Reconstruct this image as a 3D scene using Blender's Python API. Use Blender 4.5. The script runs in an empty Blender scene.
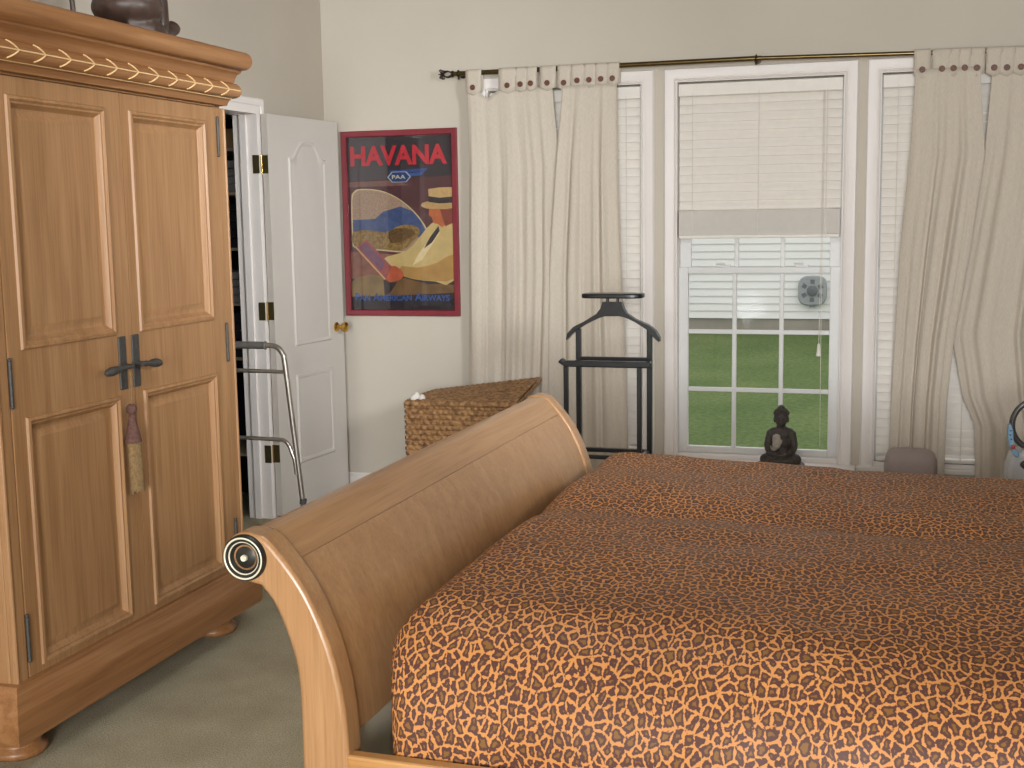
import bpy, bmesh, math, random
from mathutils import Vector, Matrix, noise
random.seed(7)
PI = math.pi
C = bpy.context.scene.collection
sc = bpy.context.scene

# ------------------------------------------------------------------ colours and materials
def lin(c):
    c = c / 255.0
    return c / 12.92 if c <= 0.04045 else ((c + 0.055) / 1.055) ** 2.4
def rgb(r, g, b): return (lin(r), lin(g), lin(b), 1.0)

def new_mat(name):
    m = bpy.data.materials.new(name); m.use_nodes = True
    nt = m.node_tree
    b = nt.nodes['Principled BSDF']
    return m, nt, b
def N(nt, kind, **kw):
    n = nt.nodes.new(kind)
    for k, v in kw.items(): setattr(n, k, v)
    return n
def ramp(nt, stops):
    r = N(nt, 'ShaderNodeValToRGB')
    el = r.color_ramp.elements
    while len(el) > 1: el.remove(el[-1])
    el[0].position, el[0].color = stops[0]
    for p, c in stops[1:]:
        e = el.new(p); e.color = c
    return r
def bump(nt, b, sock, strength=0.3, dist=0.002):
    n = N(nt, 'ShaderNodeBump'); n.inputs['Strength'].default_value = strength
    n.inputs['Distance'].default_value = dist
    nt.links.new(sock, n.inputs['Height']); nt.links.new(n.outputs[0], b.inputs['Normal'])
def coords(nt, scale, kind='Object'):
    tc = N(nt, 'ShaderNodeTexCoord'); mp = N(nt, 'ShaderNodeMapping')
    mp.inputs['Scale'].default_value = scale
    nt.links.new(tc.outputs[kind], mp.inputs[0])
    return mp.outputs[0]
def plain(name, col, rough=0.5, metal=0.0, var=0.06, nscale=30, spec=0.5, bmp=0.0):
    """a slightly mottled single colour"""
    m, nt, b = new_mat(name)
    b.inputs['Roughness'].default_value = rough; b.inputs['Metallic'].default_value = metal
    b.inputs['Specular IOR Level'].default_value = spec
    v = coords(nt, (1, 1, 1)); n = N(nt, 'ShaderNodeTexNoise'); n.inputs['Scale'].default_value = nscale
    n.inputs['Detail'].default_value = 4
    nt.links.new(v, n.inputs['Vector'])
    d = tuple(c * (1 - var) for c in col[:3]) + (1,); l = tuple(min(1, c * (1 + var)) for c in col[:3]) + (1,)
    r = ramp(nt, [(0.3, d), (0.7, l)])
    nt.links.new(n.outputs['Fac'], r.inputs[0]); nt.links.new(r.outputs[0], b.inputs['Base Color'])
    if bmp: bump(nt, b, n.outputs['Fac'], bmp, 0.002)
    return m
def wood(name, dark, mid, light, axis, rough=0.4, k=1.0, coat=0.15):
    """oak-like grain running along one axis"""
    m, nt, b = new_mat(name)
    b.inputs['Roughness'].default_value = rough
    b.inputs['Coat Weight'].default_value = coat; b.inputs['Coat Roughness'].default_value = 0.3
    s1 = [26 * k] * 3; s1[axis] = 1.3 * k
    s2 = [170 * k] * 3; s2[axis] = 5.0 * k
    n1 = N(nt, 'ShaderNodeTexNoise'); n1.inputs['Scale'].default_value = 1.0; n1.inputs['Detail'].default_value = 5
    n1.inputs['Distortion'].default_value = 0.8
    nt.links.new(coords(nt, s1), n1.inputs['Vector'])
    n2 = N(nt, 'ShaderNodeTexNoise'); n2.inputs['Scale'].default_value = 1.0; n2.inputs['Detail'].default_value = 3
    nt.links.new(coords(nt, s2), n2.inputs['Vector'])
    r = ramp(nt, [(0.28, dark), (0.5, mid), (0.74, light)])
    nt.links.new(n1.outputs['Fac'], r.inputs[0])
    r2 = ramp(nt, [(0.34, (0.80, 0.77, 0.74, 1)), (0.55, (1, 1, 1, 1))])
    nt.links.new(n2.outputs['Fac'], r2.inputs[0])
    mx = N(nt, 'ShaderNodeMix', data_type='RGBA', blend_type='MULTIPLY'); mx.inputs[0].default_value = 0.8
    nt.links.new(r.outputs[0], mx.inputs[6]); nt.links.new(r2.outputs[0], mx.inputs[7])
    nt.links.new(mx.outputs[2], b.inputs['Base Color'])
    bump(nt, b, n2.outputs['Fac'], 0.12, 0.001)
    return m

M = {}
M['wall'] = plain('wall_paint', rgb(204, 195, 181), 0.85, var=0.02, nscale=3, spec=0.2)
M['wall_left'] = plain('wall_paint_dimmed', rgb(192, 182, 168), 0.85, var=0.02, nscale=3, spec=0.2)  # darker copy of the wall paint, carries the left wall's dimmer light
M['ceiling'] = plain('ceiling_paint', rgb(165, 161, 154), 0.9, var=0.02, spec=0.2)
M['trim'] = plain('white_trim_paint', rgb(240, 233, 228), 0.45, var=0.015, nscale=5)
M['doorpaint'] = plain('white_door_paint', rgb(206, 199, 191), 0.5, var=0.015, nscale=5)
M['blind'] = plain('white_blind', rgb(237, 230, 221), 0.5, var=0.02)
M['vinyl'] = plain('white_vinyl_sash', rgb(225, 224, 222), 0.4, var=0.015)
M['black'] = plain('black_lacquer', rgb(24, 26, 30), 0.3, var=0.1)
M['brass'] = plain('polished_brass', rgb(205, 165, 80), 0.25, 0.95, 0.1)
M['oldbrass'] = plain('antique_brass', rgb(84, 72, 48), 0.4, 0.6, 0.2)
M['hinge'] = plain('dark_brass_leaf', rgb(72, 64, 38), 0.45, 0.3, 0.25, 60)
M['rod'] = plain('bronze_rod', rgb(105, 88, 55), 0.28, 0.9, 0.15)
M['bronze'] = plain('dark_finial', rgb(52, 44, 32), 0.4, 0.7, 0.2)
M['alu'] = plain('brushed_aluminium', rgb(178, 172, 162), 0.3, 0.9, 0.06)
M['grip'] = plain('grey_foam_grip', rgb(110, 106, 102), 0.8)
M['rubber'] = plain('grey_rubber', rgb(70, 68, 66), 0.8)
M['pewter'] = plain('dark_pewter', rgb(52, 50, 46), 0.35, 0.6, 0.25, 40)
M['silver'] = plain('pale_ring', rgb(222, 216, 196), 0.3, 0.2, 0.05)
M['iron'] = plain('verdigris_iron', rgb(74, 72, 70), 0.55, 0.35, 0.2, 80)
M['tassel'] = plain('maroon_cord', rgb(92, 62, 54), 0.85, var=0.3, nscale=120)
M['fringe'] = plain('olive_fringe', rgb(128, 102, 66), 0.85, var=0.3, nscale=150)
M['stone'] = plain('dark_bronze_stone', rgb(74, 67, 61), 0.6, 0.1, 0.3, 50, bmp=0.3)
M['stonelight'] = plain('worn_stone', rgb(176, 164, 154), 0.6, 0.0, 0.2, 50)
M['carving'] = plain('dark_brown_carving', rgb(66, 50, 42), 0.45, 0.0, 0.3, 30, bmp=0.3)
M['cream'] = plain('limed_carving', rgb(212, 178, 128), 0.5)
M['pale_board'] = plain('pale_board', rgb(188, 176, 152), 0.8, nscale=8)
M['mauve'] = plain('mauve_upholstery', rgb(164, 150, 146), 0.9, var=0.05, nscale=200)
M['white_cloth'] = plain('white_cotton', rgb(225, 218, 208), 0.9)
M['appl_white'] = plain('pale_grey_plastic', rgb(186, 186, 186), 0.35, var=0.02)
M['appl_blue'] = plain('light_blue_plastic', rgb(128, 166, 196), 0.35, var=0.03)
M['appl_dark'] = plain('charcoal_plastic', rgb(70, 68, 66), 0.3)
M['appl_red'] = plain('red_plastic', rgb(190, 70, 50), 0.35)
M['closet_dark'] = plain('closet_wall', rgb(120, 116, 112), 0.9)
M['tan_box'] = plain('tan_cardboard', rgb(160, 130, 92), 0.8)
M['grey_cloth'] = plain('folded_grey_cloth', rgb(150, 152, 154), 0.9)
M['navy_cloth'] = plain('dark_navy_cloth', rgb(34, 34, 46), 0.9)
M['bluegrey'] = plain('blue_grey_plastic', rgb(120, 118, 128), 0.6)
M['window_grey'] = plain('vent_grey', rgb(150, 156, 158), 0.5, var=0.05)
M['vent_dark'] = plain('vent_dark', rgb(98, 104, 108), 0.5)
M['concrete'] = plain('foundation_concrete', rgb(150, 146, 134), 0.9, var=0.15, nscale=2)
M['siding'] = plain('pale_vinyl_siding', rgb(230, 231, 228), 0.6, var=0.03, nscale=1)
M['rust'] = plain('coconut_button', rgb(104, 60, 38), 0.5, var=0.3, nscale=150)
M['buttonrim'] = plain('button_rim', rgb(70, 42, 28), 0.5)
OAK = (rgb(146, 106, 68), rgb(157, 116, 77), rgb(168, 128, 88))
DOAK = (rgb(132, 88, 52), rgb(148, 102, 62), rgb(162, 118, 78))
BEDW = (rgb(160, 118, 79), rgb(168, 126, 86), rgb(177, 136, 95))
RAILW = (rgb(168, 120, 70), rgb(182, 134, 80), rgb(194, 148, 92))
for nm, cols in (('oak', OAK), ('doak', DOAK), ('bed', BEDW), ('rail', RAILW)):
    for ax in range(3):
        M[nm + 'xyz'[ax]] = wood(nm + '_wood_' + 'xyz'[ax], *cols, ax, rough=0.33 if nm in ('bed', 'rail') else 0.42,
                                 coat=0.25 if nm in ('bed', 'rail') else 0.12)

def mat_carpet():
    m, nt, b = new_mat('olive_carpet'); b.inputs['Roughness'].default_value = 0.95; b.inputs['Specular IOR Level'].default_value = 0.1
    n1 = N(nt, 'ShaderNodeTexNoise'); n1.inputs['Scale'].default_value = 5; n1.inputs['Detail'].default_value = 6
    n2 = N(nt, 'ShaderNodeTexNoise'); n2.inputs['Scale'].default_value = 190; n2.inputs['Detail'].default_value = 3
    v = coords(nt, (1, 1, 1)); nt.links.new(v, n1.inputs['Vector']); nt.links.new(v, n2.inputs['Vector'])
    r1 = ramp(nt, [(0.3, rgb(172, 162, 136)), (0.7, rgb(190, 180, 154))]); nt.links.new(n1.outputs['Fac'], r1.inputs[0])
    r2 = ramp(nt, [(0.3, (0.55, 0.55, 0.55, 1)), (0.65, (1, 1, 1, 1))]); nt.links.new(n2.outputs['Fac'], r2.inputs[0])
    mx = N(nt, 'ShaderNodeMix', data_type='RGBA', blend_type='MULTIPLY'); mx.inputs[0].default_value = 0.8
    nt.links.new(r1.outputs[0], mx.inputs[6]); nt.links.new(r2.outputs[0], mx.inputs[7]); nt.links.new(mx.outputs[2], b.inputs['Base Color'])
    bump(nt, b, n2.outputs['Fac'], 0.8, 0.006)
    return m
M['carpet'] = mat_carpet()

def mat_fabric():
    m, nt, b = new_mat('natural_cotton'); b.inputs['Roughness'].default_value = 0.9; b.inputs['Specular IOR Level'].default_value = 0.1
    n1 = N(nt, 'ShaderNodeTexNoise'); n1.inputs['Scale'].default_value = 1.0; n1.inputs['Detail'].default_value = 4
    nt.links.new(coords(nt, (500, 500, 60)), n1.inputs['Vector'])
    r1 = ramp(nt, [(0.3, rgb(208, 196, 180)), (0.7, rgb(224, 213, 198))]); nt.links.new(n1.outputs['Fac'], r1.inputs[0])
    nt.links.new(r1.outputs[0], b.inputs['Base Color'])
    tr = N(nt, 'ShaderNodeBsdfTranslucent'); tr.inputs[0].default_value = rgb(222, 208, 187)
    mx = N(nt, 'ShaderNodeMixShader'); mx.inputs[0].default_value = 0.12
    nt.links.new(b.outputs[0], mx.inputs[1]); nt.links.new(tr.outputs[0], mx.inputs[2])
    nt.links.new(mx.outputs[0], nt.nodes['Material Output'].inputs[0])
    bump(nt, b, n1.outputs['Fac'], 0.15, 0.001)
    return m
M['curtain'] = mat_fabric()

def mat_leopard():
    m, nt, b = new_mat('leopard_satin'); b.inputs['Roughness'].default_value = 0.5
    b.inputs['Specular IOR Level'].default_value = 0.2
    tc = N(nt, 'ShaderNodeTexCoord')
    nz = N(nt, 'ShaderNodeTexNoise'); nz.inputs['Scale'].default_value = 22; nz.inputs['Detail'].default_value = 3
    nt.links.new(tc.outputs['UV'], nz.inputs['Vector'])
    sub = N(nt, 'ShaderNodeVectorMath', operation='SUBTRACT'); sub.inputs[1].default_value = (0.5, 0.5, 0.5)
    nt.links.new(nz.outputs['Color'], sub.inputs[0])
    scl = N(nt, 'ShaderNodeVectorMath', operation='SCALE'); scl.inputs['Scale'].default_value = 0.018
    nt.links.new(sub.outputs[0], scl.inputs[0])
    add = N(nt, 'ShaderNodeVectorMath', operation='ADD')
    nt.links.new(tc.outputs['UV'], add.inputs[0]); nt.links.new(scl.outputs[0], add.inputs[1])
    mp = N(nt, 'ShaderNodeMapping'); mp.inputs['Scale'].default_value = (55, 40, 1)
    nt.links.new(add.outputs[0], mp.inputs[0])
    vo = N(nt, 'ShaderNodeTexVoronoi', feature='DISTANCE_TO_EDGE', voronoi_dimensions='2D'); vo.inputs['Scale'].default_value = 1
    nt.links.new(mp.outputs[0], vo.inputs['Vector'])
    n3 = N(nt, 'ShaderNodeTexNoise'); n3.inputs['Scale'].default_value = 110; n3.inputs['Detail'].default_value = 2
    nt.links.new(tc.outputs['UV'], n3.inputs['Vector'])
    ma = N(nt, 'ShaderNodeMath', operation='MULTIPLY_ADD'); ma.inputs[1].default_value = 0.62; ma.inputs[2].default_value = -0.31
    nt.links.new(n3.outputs['Fac'], ma.inputs[0])
    ad = N(nt, 'ShaderNodeMath', operation='ADD'); nt.links.new(vo.outputs['Distance'], ad.inputs[0]); nt.links.new(ma.outputs[0], ad.inputs[1])
    org = rgb(196, 134, 76); drk = rgb(84, 55, 49); olv = rgb(126, 88, 44)
    r = ramp(nt, [(0.0, org), (0.085, org), (0.125, drk), (0.33, drk), (0.40, olv), (1, olv)])
    nt.links.new(ad.outputs[0], r.inputs[0])
    nb = N(nt, 'ShaderNodeTexNoise'); nb.inputs['Scale'].default_value = 3; nb.inputs['Detail'].default_value = 3
    nt.links.new(tc.outputs['UV'], nb.inputs['Vector'])
    rb = ramp(nt, [(0.3, (0.86, 0.84, 0.84, 1)), (0.7, (1, 1, 1, 1))]); nt.links.new(nb.outputs['Fac'], rb.inputs[0])
    mx = N(nt, 'ShaderNodeMix', data_type='RGBA', blend_type='MULTIPLY'); mx.inputs[0].default_value = 1
    nt.links.new(r.outputs[0], mx.inputs[6]); nt.links.new(rb.outputs[0], mx.inputs[7])
    nt.links.new(mx.outputs[2], b.inputs['Base Color'])
    return m
M['leopard'] = mat_leopard()

def mat_glass(name, refl=1.0, tint=(0.985, 0.985, 0.985, 1)):
    m, nt, b = new_mat(name); nt.nodes.remove(b)
    t = N(nt, 'ShaderNodeBsdfTransparent'); t.inputs[0].default_value = tint
    g = N(nt, 'ShaderNodeBsdfGlossy'); g.inputs['Roughness'].default_value = 0.02
    fr = N(nt, 'ShaderNodeFresnel'); fr.inputs[0].default_value = 1.45
    mu = N(nt, 'ShaderNodeMath', operation='MULTIPLY'); mu.inputs[1].default_value = refl
    nt.links.new(fr.outputs[0], mu.inputs[0])
    mx = N(nt, 'ShaderNodeMixShader'); nt.links.new(mu.outputs[0], mx.inputs[0])
    nt.links.new(t.outputs[0], mx.inputs[1]); nt.links.new(g.outputs[0], mx.inputs[2])
    nt.links.new(mx.outputs[0], nt.nodes['Material Output'].inputs[0])
    return m
M['glass'] = mat_glass('window_glass', 0.35)
M['picture_glass'] = mat_glass('picture_glass', 1.0, (0.98, 0.98, 0.98, 1))

def mat_grass():
    m, nt, b = new_mat('lawn_grass'); b.inputs['Roughness'].default_value = 0.9; b.inputs['Specular IOR Level'].default_value = 0.1
    n1 = N(nt, 'ShaderNodeTexNoise'); n1.inputs['Scale'].default_value = 1.2; n1.inputs['Detail'].default_value = 5
    n2 = N(nt, 'ShaderNodeTexNoise'); n2.inputs['Scale'].default_value = 25; n2.inputs['Detail'].default_value = 4
    v = coords(nt, (1, 0.6, 1)); nt.links.new(v, n1.inputs['Vector']); nt.links.new(v, n2.inputs['Vector'])
    r1 = ramp(nt, [(0.3, rgb(86, 108, 66)), (0.7, rgb(108, 124, 80))]); nt.links.new(n1.outputs['Fac'], r1.inputs[0])
    r2 = ramp(nt, [(0.3, (0.6, 0.65, 0.5, 1)), (0.7, (1.1, 1.05, 1.0, 1))]); nt.links.new(n2.outputs['Fac'], r2.inputs[0])
    mx = N(nt, 'ShaderNodeMix', data_type='RGBA', blend_type='MULTIPLY'); mx.inputs[0].default_value = 0.9
    nt.links.new(r1.outputs[0], mx.inputs[6]); nt.links.new(r2.outputs[0], mx.inputs[7]); nt.links.new(mx.outputs[2], b.inputs['Base Color'])
    bump(nt, b, n2.outputs['Fac'], 0.5, 0.05)
    return m
M['grass'] = mat_grass()

def mat_wicker():
    m, nt, b = new_mat('woven_banana_leaf'); b.inputs['Roughness'].default_value = 0.55
    n1 = N(nt, 'ShaderNodeTexNoise'); n1.inputs['Scale'].default_value = 45; n1.inputs['Detail'].default_value = 4
    nt.links.new(coords(nt, (1, 1, 1)), n1.inputs['Vector'])
    r1 = ramp(nt, [(0.3, rgb(98, 66, 38)), (0.5, rgb(146, 106, 66)), (0.7, rgb(182, 140, 92))]); nt.links.new(n1.outputs['Fac'], r1.inputs[0])
    nt.links.new(r1.outputs[0], b.inputs['Base Color'])
    return m
M['wicker'] = mat_wicker()

# ------------------------------------------------------------------ mesh helpers
class MB:
    """collects shapes given in room coordinates and links them as one mesh object"""
    def __init__(s): s.v = []; s.f = []; s.mi = []; s.uv = None
    def add(s, v, f, mi=0):
        o = len(s.v); s.v += [tuple(p) for p in v]; s.f += [tuple(i + o for i in q) for q in f]; s.mi += [mi] * len(f); return s
    def box(s, x0, x1, y0, y1, z0, z1, mi=0):
        v = [(x, y, z) for x in (x0, x1) for y in (y0, y1) for z in (z0, z1)]
        return s.add(v, [(0, 1, 3, 2), (4, 6, 7, 5), (0, 4, 5, 1), (2, 3, 7, 6), (0, 2, 6, 4), (1, 5, 7, 3)], mi)
    def prism(s, poly, a0, a1, axis='y', mi=0):
        """extrude a closed polygon; poly is (x,z) for y, (y,z) for x, (x,y) for z"""
        def P(p, a): return {'y': (p[0], a, p[1]), 'x': (a, p[0], p[1]), 'z': (p[0], p[1], a)}[axis]
        n = len(poly); v = [P(p, a0) for p in poly] + [P(p, a1) for p in poly]
        f = [(i, (i + 1) % n, n + (i + 1) % n, n + i) for i in range(n)] + [tuple(range(n - 1, -1, -1)), tuple(range(n, 2 * n))]
        return s.add(v, f, mi)
    def tube(s, path, r, seg=10, closed=False, mi=0, caps=True):
        path = [Vector(p) for p in path]; n = len(path)
        rr = r if isinstance(r, (list, tuple)) else [r] * n
        v = []; f = []; up = None
        for i, p in enumerate(path):
            a = path[(i - 1) % n] if (closed or i > 0) else p; b = path[(i + 1) % n] if (closed or i < n - 1) else p
            t = (b - a).normalized()
            if up is None:
                up = Vector((0, 0, 1)) if abs(t.z) < 0.9 else Vector((1, 0, 0))
            sd = t.cross(up)
            if sd.length < 1e-6: sd = t.cross(Vector((0, 1, 0)))
            sd.normalize(); up = sd.cross(t).normalized()
            for k in range(seg):
                an = 2 * PI * k / seg
                v.append(p + sd * math.cos(an) * rr[i] + up * math.sin(an) * rr[i])
        for i in range(n if closed else n - 1):
            for k in range(seg):
                j = (i + 1) % n
                f.append((i * seg + k, i * seg + (k + 1) % seg, j * seg + (k + 1) % seg, j * seg + k))
        if caps and not closed:
            f.append(tuple(range(seg - 1, -1, -1))); f.append(tuple((n - 1) * seg + k for k in range(seg)))
        return s.add(v, f, mi)
    def lathe(s, prof, c, axis='z', seg=24, mi=0):
        """prof: list of (radius, height along axis) from centre c"""
        v = []; f = []
        for r, h in prof:
            for k in range(seg):
                a = 2 * PI * k / seg; x, y = r * math.cos(a), r * math.sin(a)
                v.append({'z': (c[0] + x, c[1] + y, c[2] + h), 'y': (c[0] + x, c[1] + h, c[2] + y), 'x': (c[0] + h, c[1] + x, c[2] + y)}[axis])
        n = len(prof)
        for i in range(n - 1):
            for k in range(seg):
                f.append((i * seg + k, i * seg + (k + 1) % seg, (i + 1) * seg + (k + 1) % seg, (i + 1) * seg + k))
        f.append(tuple(range(seg - 1, -1, -1))); f.append(tuple((n - 1) * seg + k for k in range(seg)))
        return s.add(v, f, mi)
    def ball(s, c, r, seg=14, rings=8, mi=0, rot=None):
        r = (r, r, r) if not isinstance(r, (tuple, list)) else r
        v = []; f = []
        for i in range(rings + 1):
            th = PI * i / rings
            for k in range(seg):
                ph = 2 * PI * k / seg
                p = Vector((r[0] * math.sin(th) * math.cos(ph), r[1] * math.sin(th) * math.sin(ph), r[2] * math.cos(th)))
                if rot: p = rot @ p
                v.append(Vector(c) + p)
        for i in range(rings):
            for k in range(seg):
                f.append((i * seg + k, (i + 1) * seg + k, (i + 1) * seg + (k + 1) % seg, i * seg + (k + 1) % seg))
        return s.add(v, f, mi)
    def molding(s, prof, x0, x1, y0, y1, mi=0, e=1.0):
        """sweep (out, z) round the front (+x) and both ends of a rectangle, mitred"""
        v = []; f = []; n = len(prof)
        for o, z in prof:
            v += [(x0, y0 - o * e, z), (x1 + o, y0 - o * e, z), (x1 + o, y1 + o * e, z), (x0, y1 + o * e, z)]
        for i in range(n - 1):
            for k in range(3):
                f.append((i * 4 + k, i * 4 + k + 1, (i + 1) * 4 + k + 1, (i + 1) * 4 + k))
            f.append((i * 4 + 3, i * 4, (i + 1) * 4, (i + 1) * 4 + 3))
        f.append((3, 2, 1, 0)); f.append(tuple((n - 1) * 4 + k for k in range(4)))
        return s.add(v, f, mi)
    def build(s, name, mat, parent=None, smooth=None, bevel=0.0, segs=2, kind=None, uvs=None, loc=None):
        off = Vector(OFF.get(parent, (0, 0, 0))) if parent else Vector(loc or (0, 0, 0))
        me = bpy.data.meshes.new(name)
        me.from_pydata([tuple(Vector(p) - off) for p in s.v], [], s.f)
        for mt in (mat if isinstance(mat, (list, tuple)) else [mat]): me.materials.append(mt)
        for p, i in zip(me.polygons, s.mi): p.material_index = i
        if uvs:
            l = me.uv_layers.new(name='UVMap')
            for lp in me.loops: l.data[lp.index].uv = uvs[lp.vertex_index]
        bm = bmesh.new(); bm.from_mesh(me); bmesh.ops.recalc_face_normals(bm, faces=bm.faces); bm.to_mesh(me); bm.free()
        if smooth is not None:
            me.polygons.foreach_set('use_smooth', [True] * len(me.polygons))
            if smooth < 180: me.set_sharp_from_angle(angle=math.radians(smooth))
        o = bpy.data.objects.new(name, me); C.objects.link(o)
        if bevel:
            b = o.modifiers.new('edge', 'BEVEL'); b.width = bevel; b.segments = segs; b.limit_method = 'ANGLE'; b.angle_limit = math.radians(40)
            b.harden_normals = False
        if parent: o.parent = parent; OFF[o] = tuple(off)
        else: o.location = off; OFF[o] = tuple(off)
        if kind: o['kind'] = kind
        return o
OFF = {}
def thing(name, label, cat, loc, rz=0, group=None):
    o = bpy.data.objects.new(name, None); C.objects.link(o); o.location = loc; o.rotation_euler = (0, 0, rz)
    o.empty_display_size = 0.1; OFF[o] = tuple(loc)
    return tag(o, label, cat, group)
def tag(o, label, cat, group=None):
    o['label'] = label; o['category'] = cat
    if group: o['group'] = group
    return o
def struct(name, mb, mat, **kw): return mb.build(name, mat, kind='structure', **kw)
def copy_tree(o, parent=None):
    c = o.copy(); C.objects.link(c)
    if parent: c.parent = parent
    for ch in list(o.children): copy_tree(ch, c)
    return c
def spline(pts, n=6, closed=False):
    """Catmull-Rom through points"""
    P = [Vector(p) for p in pts]; m = len(P); out = []
    for i in range(m if closed else m - 1):
        p1, p2 = P[i], P[(i + 1) % m]
        p0 = P[i - 1] if (closed or i > 0) else p1 * 2 - p2
        p3 = P[(i + 2) % m] if (closed or i < m - 2) else p2 * 2 - p1
        for k in range(n):
            t = k / n
            out.append(0.5 * ((2 * p1) + (p2 - p0) * t + (2 * p0 - 5 * p1 + 4 * p2 - p3) * t * t + (3 * p1 - p0 - 3 * p2 + p3) * t ** 3))
    if not closed: out.append(P[-1])
    return out
def remeshed(mb, name, mat, parent, voxel, smooth_iter=4):
    """fuse overlapping volumes into one continuous skin"""
    tmp = mb.build(name + '_tmp', mat, parent, smooth=180)
    md = tmp.modifiers.new('r', 'REMESH'); md.mode = 'VOXEL'; md.voxel_size = voxel; md.use_smooth_shade = True
    sm = tmp.modifiers.new('s', 'SMOOTH'); sm.iterations = smooth_iter; sm.factor = 0.5
    dg = bpy.context.evaluated_depsgraph_get(); dg.update()
    me = bpy.data.meshes.new_from_object(tmp.evaluated_get(dg)); me.name = name
    o = bpy.data.objects.new(name, me); C.objects.link(o); o.parent = parent; OFF[o] = OFF[tmp]
    if not me.materials: me.materials.append(mat)
    bpy.data.objects.remove(tmp)
    return o
def text_mesh(txt, size, bold=0.0, small_caps=False, extrude=0.0004, spacing=1.0):
    cu = bpy.data.curves.new('t', 'FONT'); cu.body = txt; cu.size = size; cu.offset = bold; cu.extrude = extrude
    cu.align_x = 'CENTER'; cu.space_character = spacing
    if small_caps:
        cu.small_caps_scale = 0.75
        for i, ch in enumerate(txt): cu.body_format[i].use_small_caps = ch.islower()
    ob = bpy.data.objects.new('t', cu); C.objects.link(ob)
    dg = bpy.context.evaluated_depsgraph_get(); dg.update()
    me = bpy.data.meshes.new_from_object(ob.evaluated_get(dg))
    v = [p.co.copy() for p in me.vertices]; f = [tuple(q.vertices) for q in me.polygons]
    bpy.data.objects.remove(ob); bpy.data.meshes.remove(me)
    return v, f

# ------------------------------------------------------------------ camera (1024x768 frame)
FPX, YAW, PITCH, ROLL = 1250.36, 0.29693, 0.13142, -0.01562
fw = Vector((-math.sin(YAW) * math.cos(PITCH), math.cos(YAW) * math.cos(PITCH), -math.sin(PITCH)))
rt = Vector((math.cos(YAW), math.sin(YAW), 0)); up = rt.cross(fw)
rt2 = rt * math.cos(ROLL) + up * math.sin(ROLL); up2 = -rt * math.sin(ROLL) + up * math.cos(ROLL)
cam = bpy.data.cameras.new('camera'); camo = bpy.data.objects.new('camera', cam); C.objects.link(camo)
mw = Matrix.Identity(4)
for i in range(3): mw[i][0], mw[i][1], mw[i][2] = rt2[i], up2[i], -fw[i]
mw[2][3] = 1.5
camo.matrix_world = mw
cam.sensor_width = 36; cam.lens = 36 * FPX / 1024; cam.clip_start = 0.05; cam.clip_end = 200
sc.camera = camo

# ------------------------------------------------------------------ the room
W, L, R, B, H = 6.40, -3.014, 1.30, -4.6, 2.95
struct('floor', MB().box(L - 1.1, R + .1, B - .1, W + .16, -.06, 0), M['carpet'])
struct('ceiling', MB().box(L - .14, R + .12, B - .12, W + .16, H, H + .1), M['ceiling'])
OPEN = [(-2.065, -1.245), (-1.066, -0.247), (-0.078, 0.742)]
OZ0, OZ1 = 0.25, 2.17
m = MB()
edges = [L - .12] + [e for o in OPEN for e in o] + [R + .12]
for i in range(0, len(edges), 2): m.box(edges[i], edges[i + 1], W, W + .14, 0, H)
for a, b in OPEN: m.box(a, b, W, W + .14, 0, OZ0); m.box(a, b, W, W + .14, OZ1, H)
struct('wall_back', m, M['wall'])
DY0, DY1, DZ = 4.94, 5.625, 2.045
m = MB().box(L - .12, L, B, DY0, 0, H).box(L - .12, L, DY1, W, 0, H).box(L - .12, L, DY0, DY1, DZ, H)
struct('wall_left', m, M['wall_left'])
struct('wall_right', MB().box(R, R + .12, B, W, 0, H), M['wall'])
struct('wall_front', MB().box(L - .12, R + .12, B - .12, B, 0, H), M['wall'])
# the closet behind the open door
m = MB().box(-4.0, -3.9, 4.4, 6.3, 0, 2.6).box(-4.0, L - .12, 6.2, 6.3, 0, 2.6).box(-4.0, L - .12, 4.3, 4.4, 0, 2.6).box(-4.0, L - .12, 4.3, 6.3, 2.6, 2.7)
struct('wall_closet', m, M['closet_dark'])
# baseboards
def baseboard(name, p):
    m = MB()
    for a in p:
        x0, x1, y0, y1 = a; m.box(x0, x1, y0, y1, 0, .075)
        if x1 - x0 > y1 - y0: m.box(x0, x1, y0 + .005, y1, .075, .09)
        else: m.box(x0, x1 - .005, y0, y1, .075, .09)
    struct(name, m, M['trim'], bevel=.003)
baseboard('baseboard_back', [(L, R, W - .014, W)])
baseboard('baseboard_left', [(L, L + .014, B, DY0 - .07), (L, L + .014, DY1 + .07, W - .014)])
# door lining and casing
m = MB().box(L - .12, L, DY1 - .018, DY1, 0, DZ).box(L - .12, L, DY0, DY0 + .018, 0, DZ).box(L - .12, L, DY0, DY1, DZ - .018, DZ)
m.box(L - .08, L - .045, DY1 - .03, DY1 - .018, 0, DZ - .018)
prof = [(-.018, 0), (-.018, .012), (.006, .016), (.02, .013), (.026, .018), (.05, .018), (.058, .012), (.062, 0)]
v = []; f = []
for o, h in prof:
    v += [(L + h, DY1 + o, 0), (L + h, DY1 + o, DZ + o), (L + h, DY0 - o, DZ + o), (L + h, DY0 - o, 0)]
for i in range(len(prof) - 1):
    for k in range(3): f.append((i * 4 + k, i * 4 + k + 1, i * 4 + 5 + k, i * 4 + 4 + k))
m.add(v, f)
struct('trim_1', m, M['trim'], smooth=30)

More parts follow.
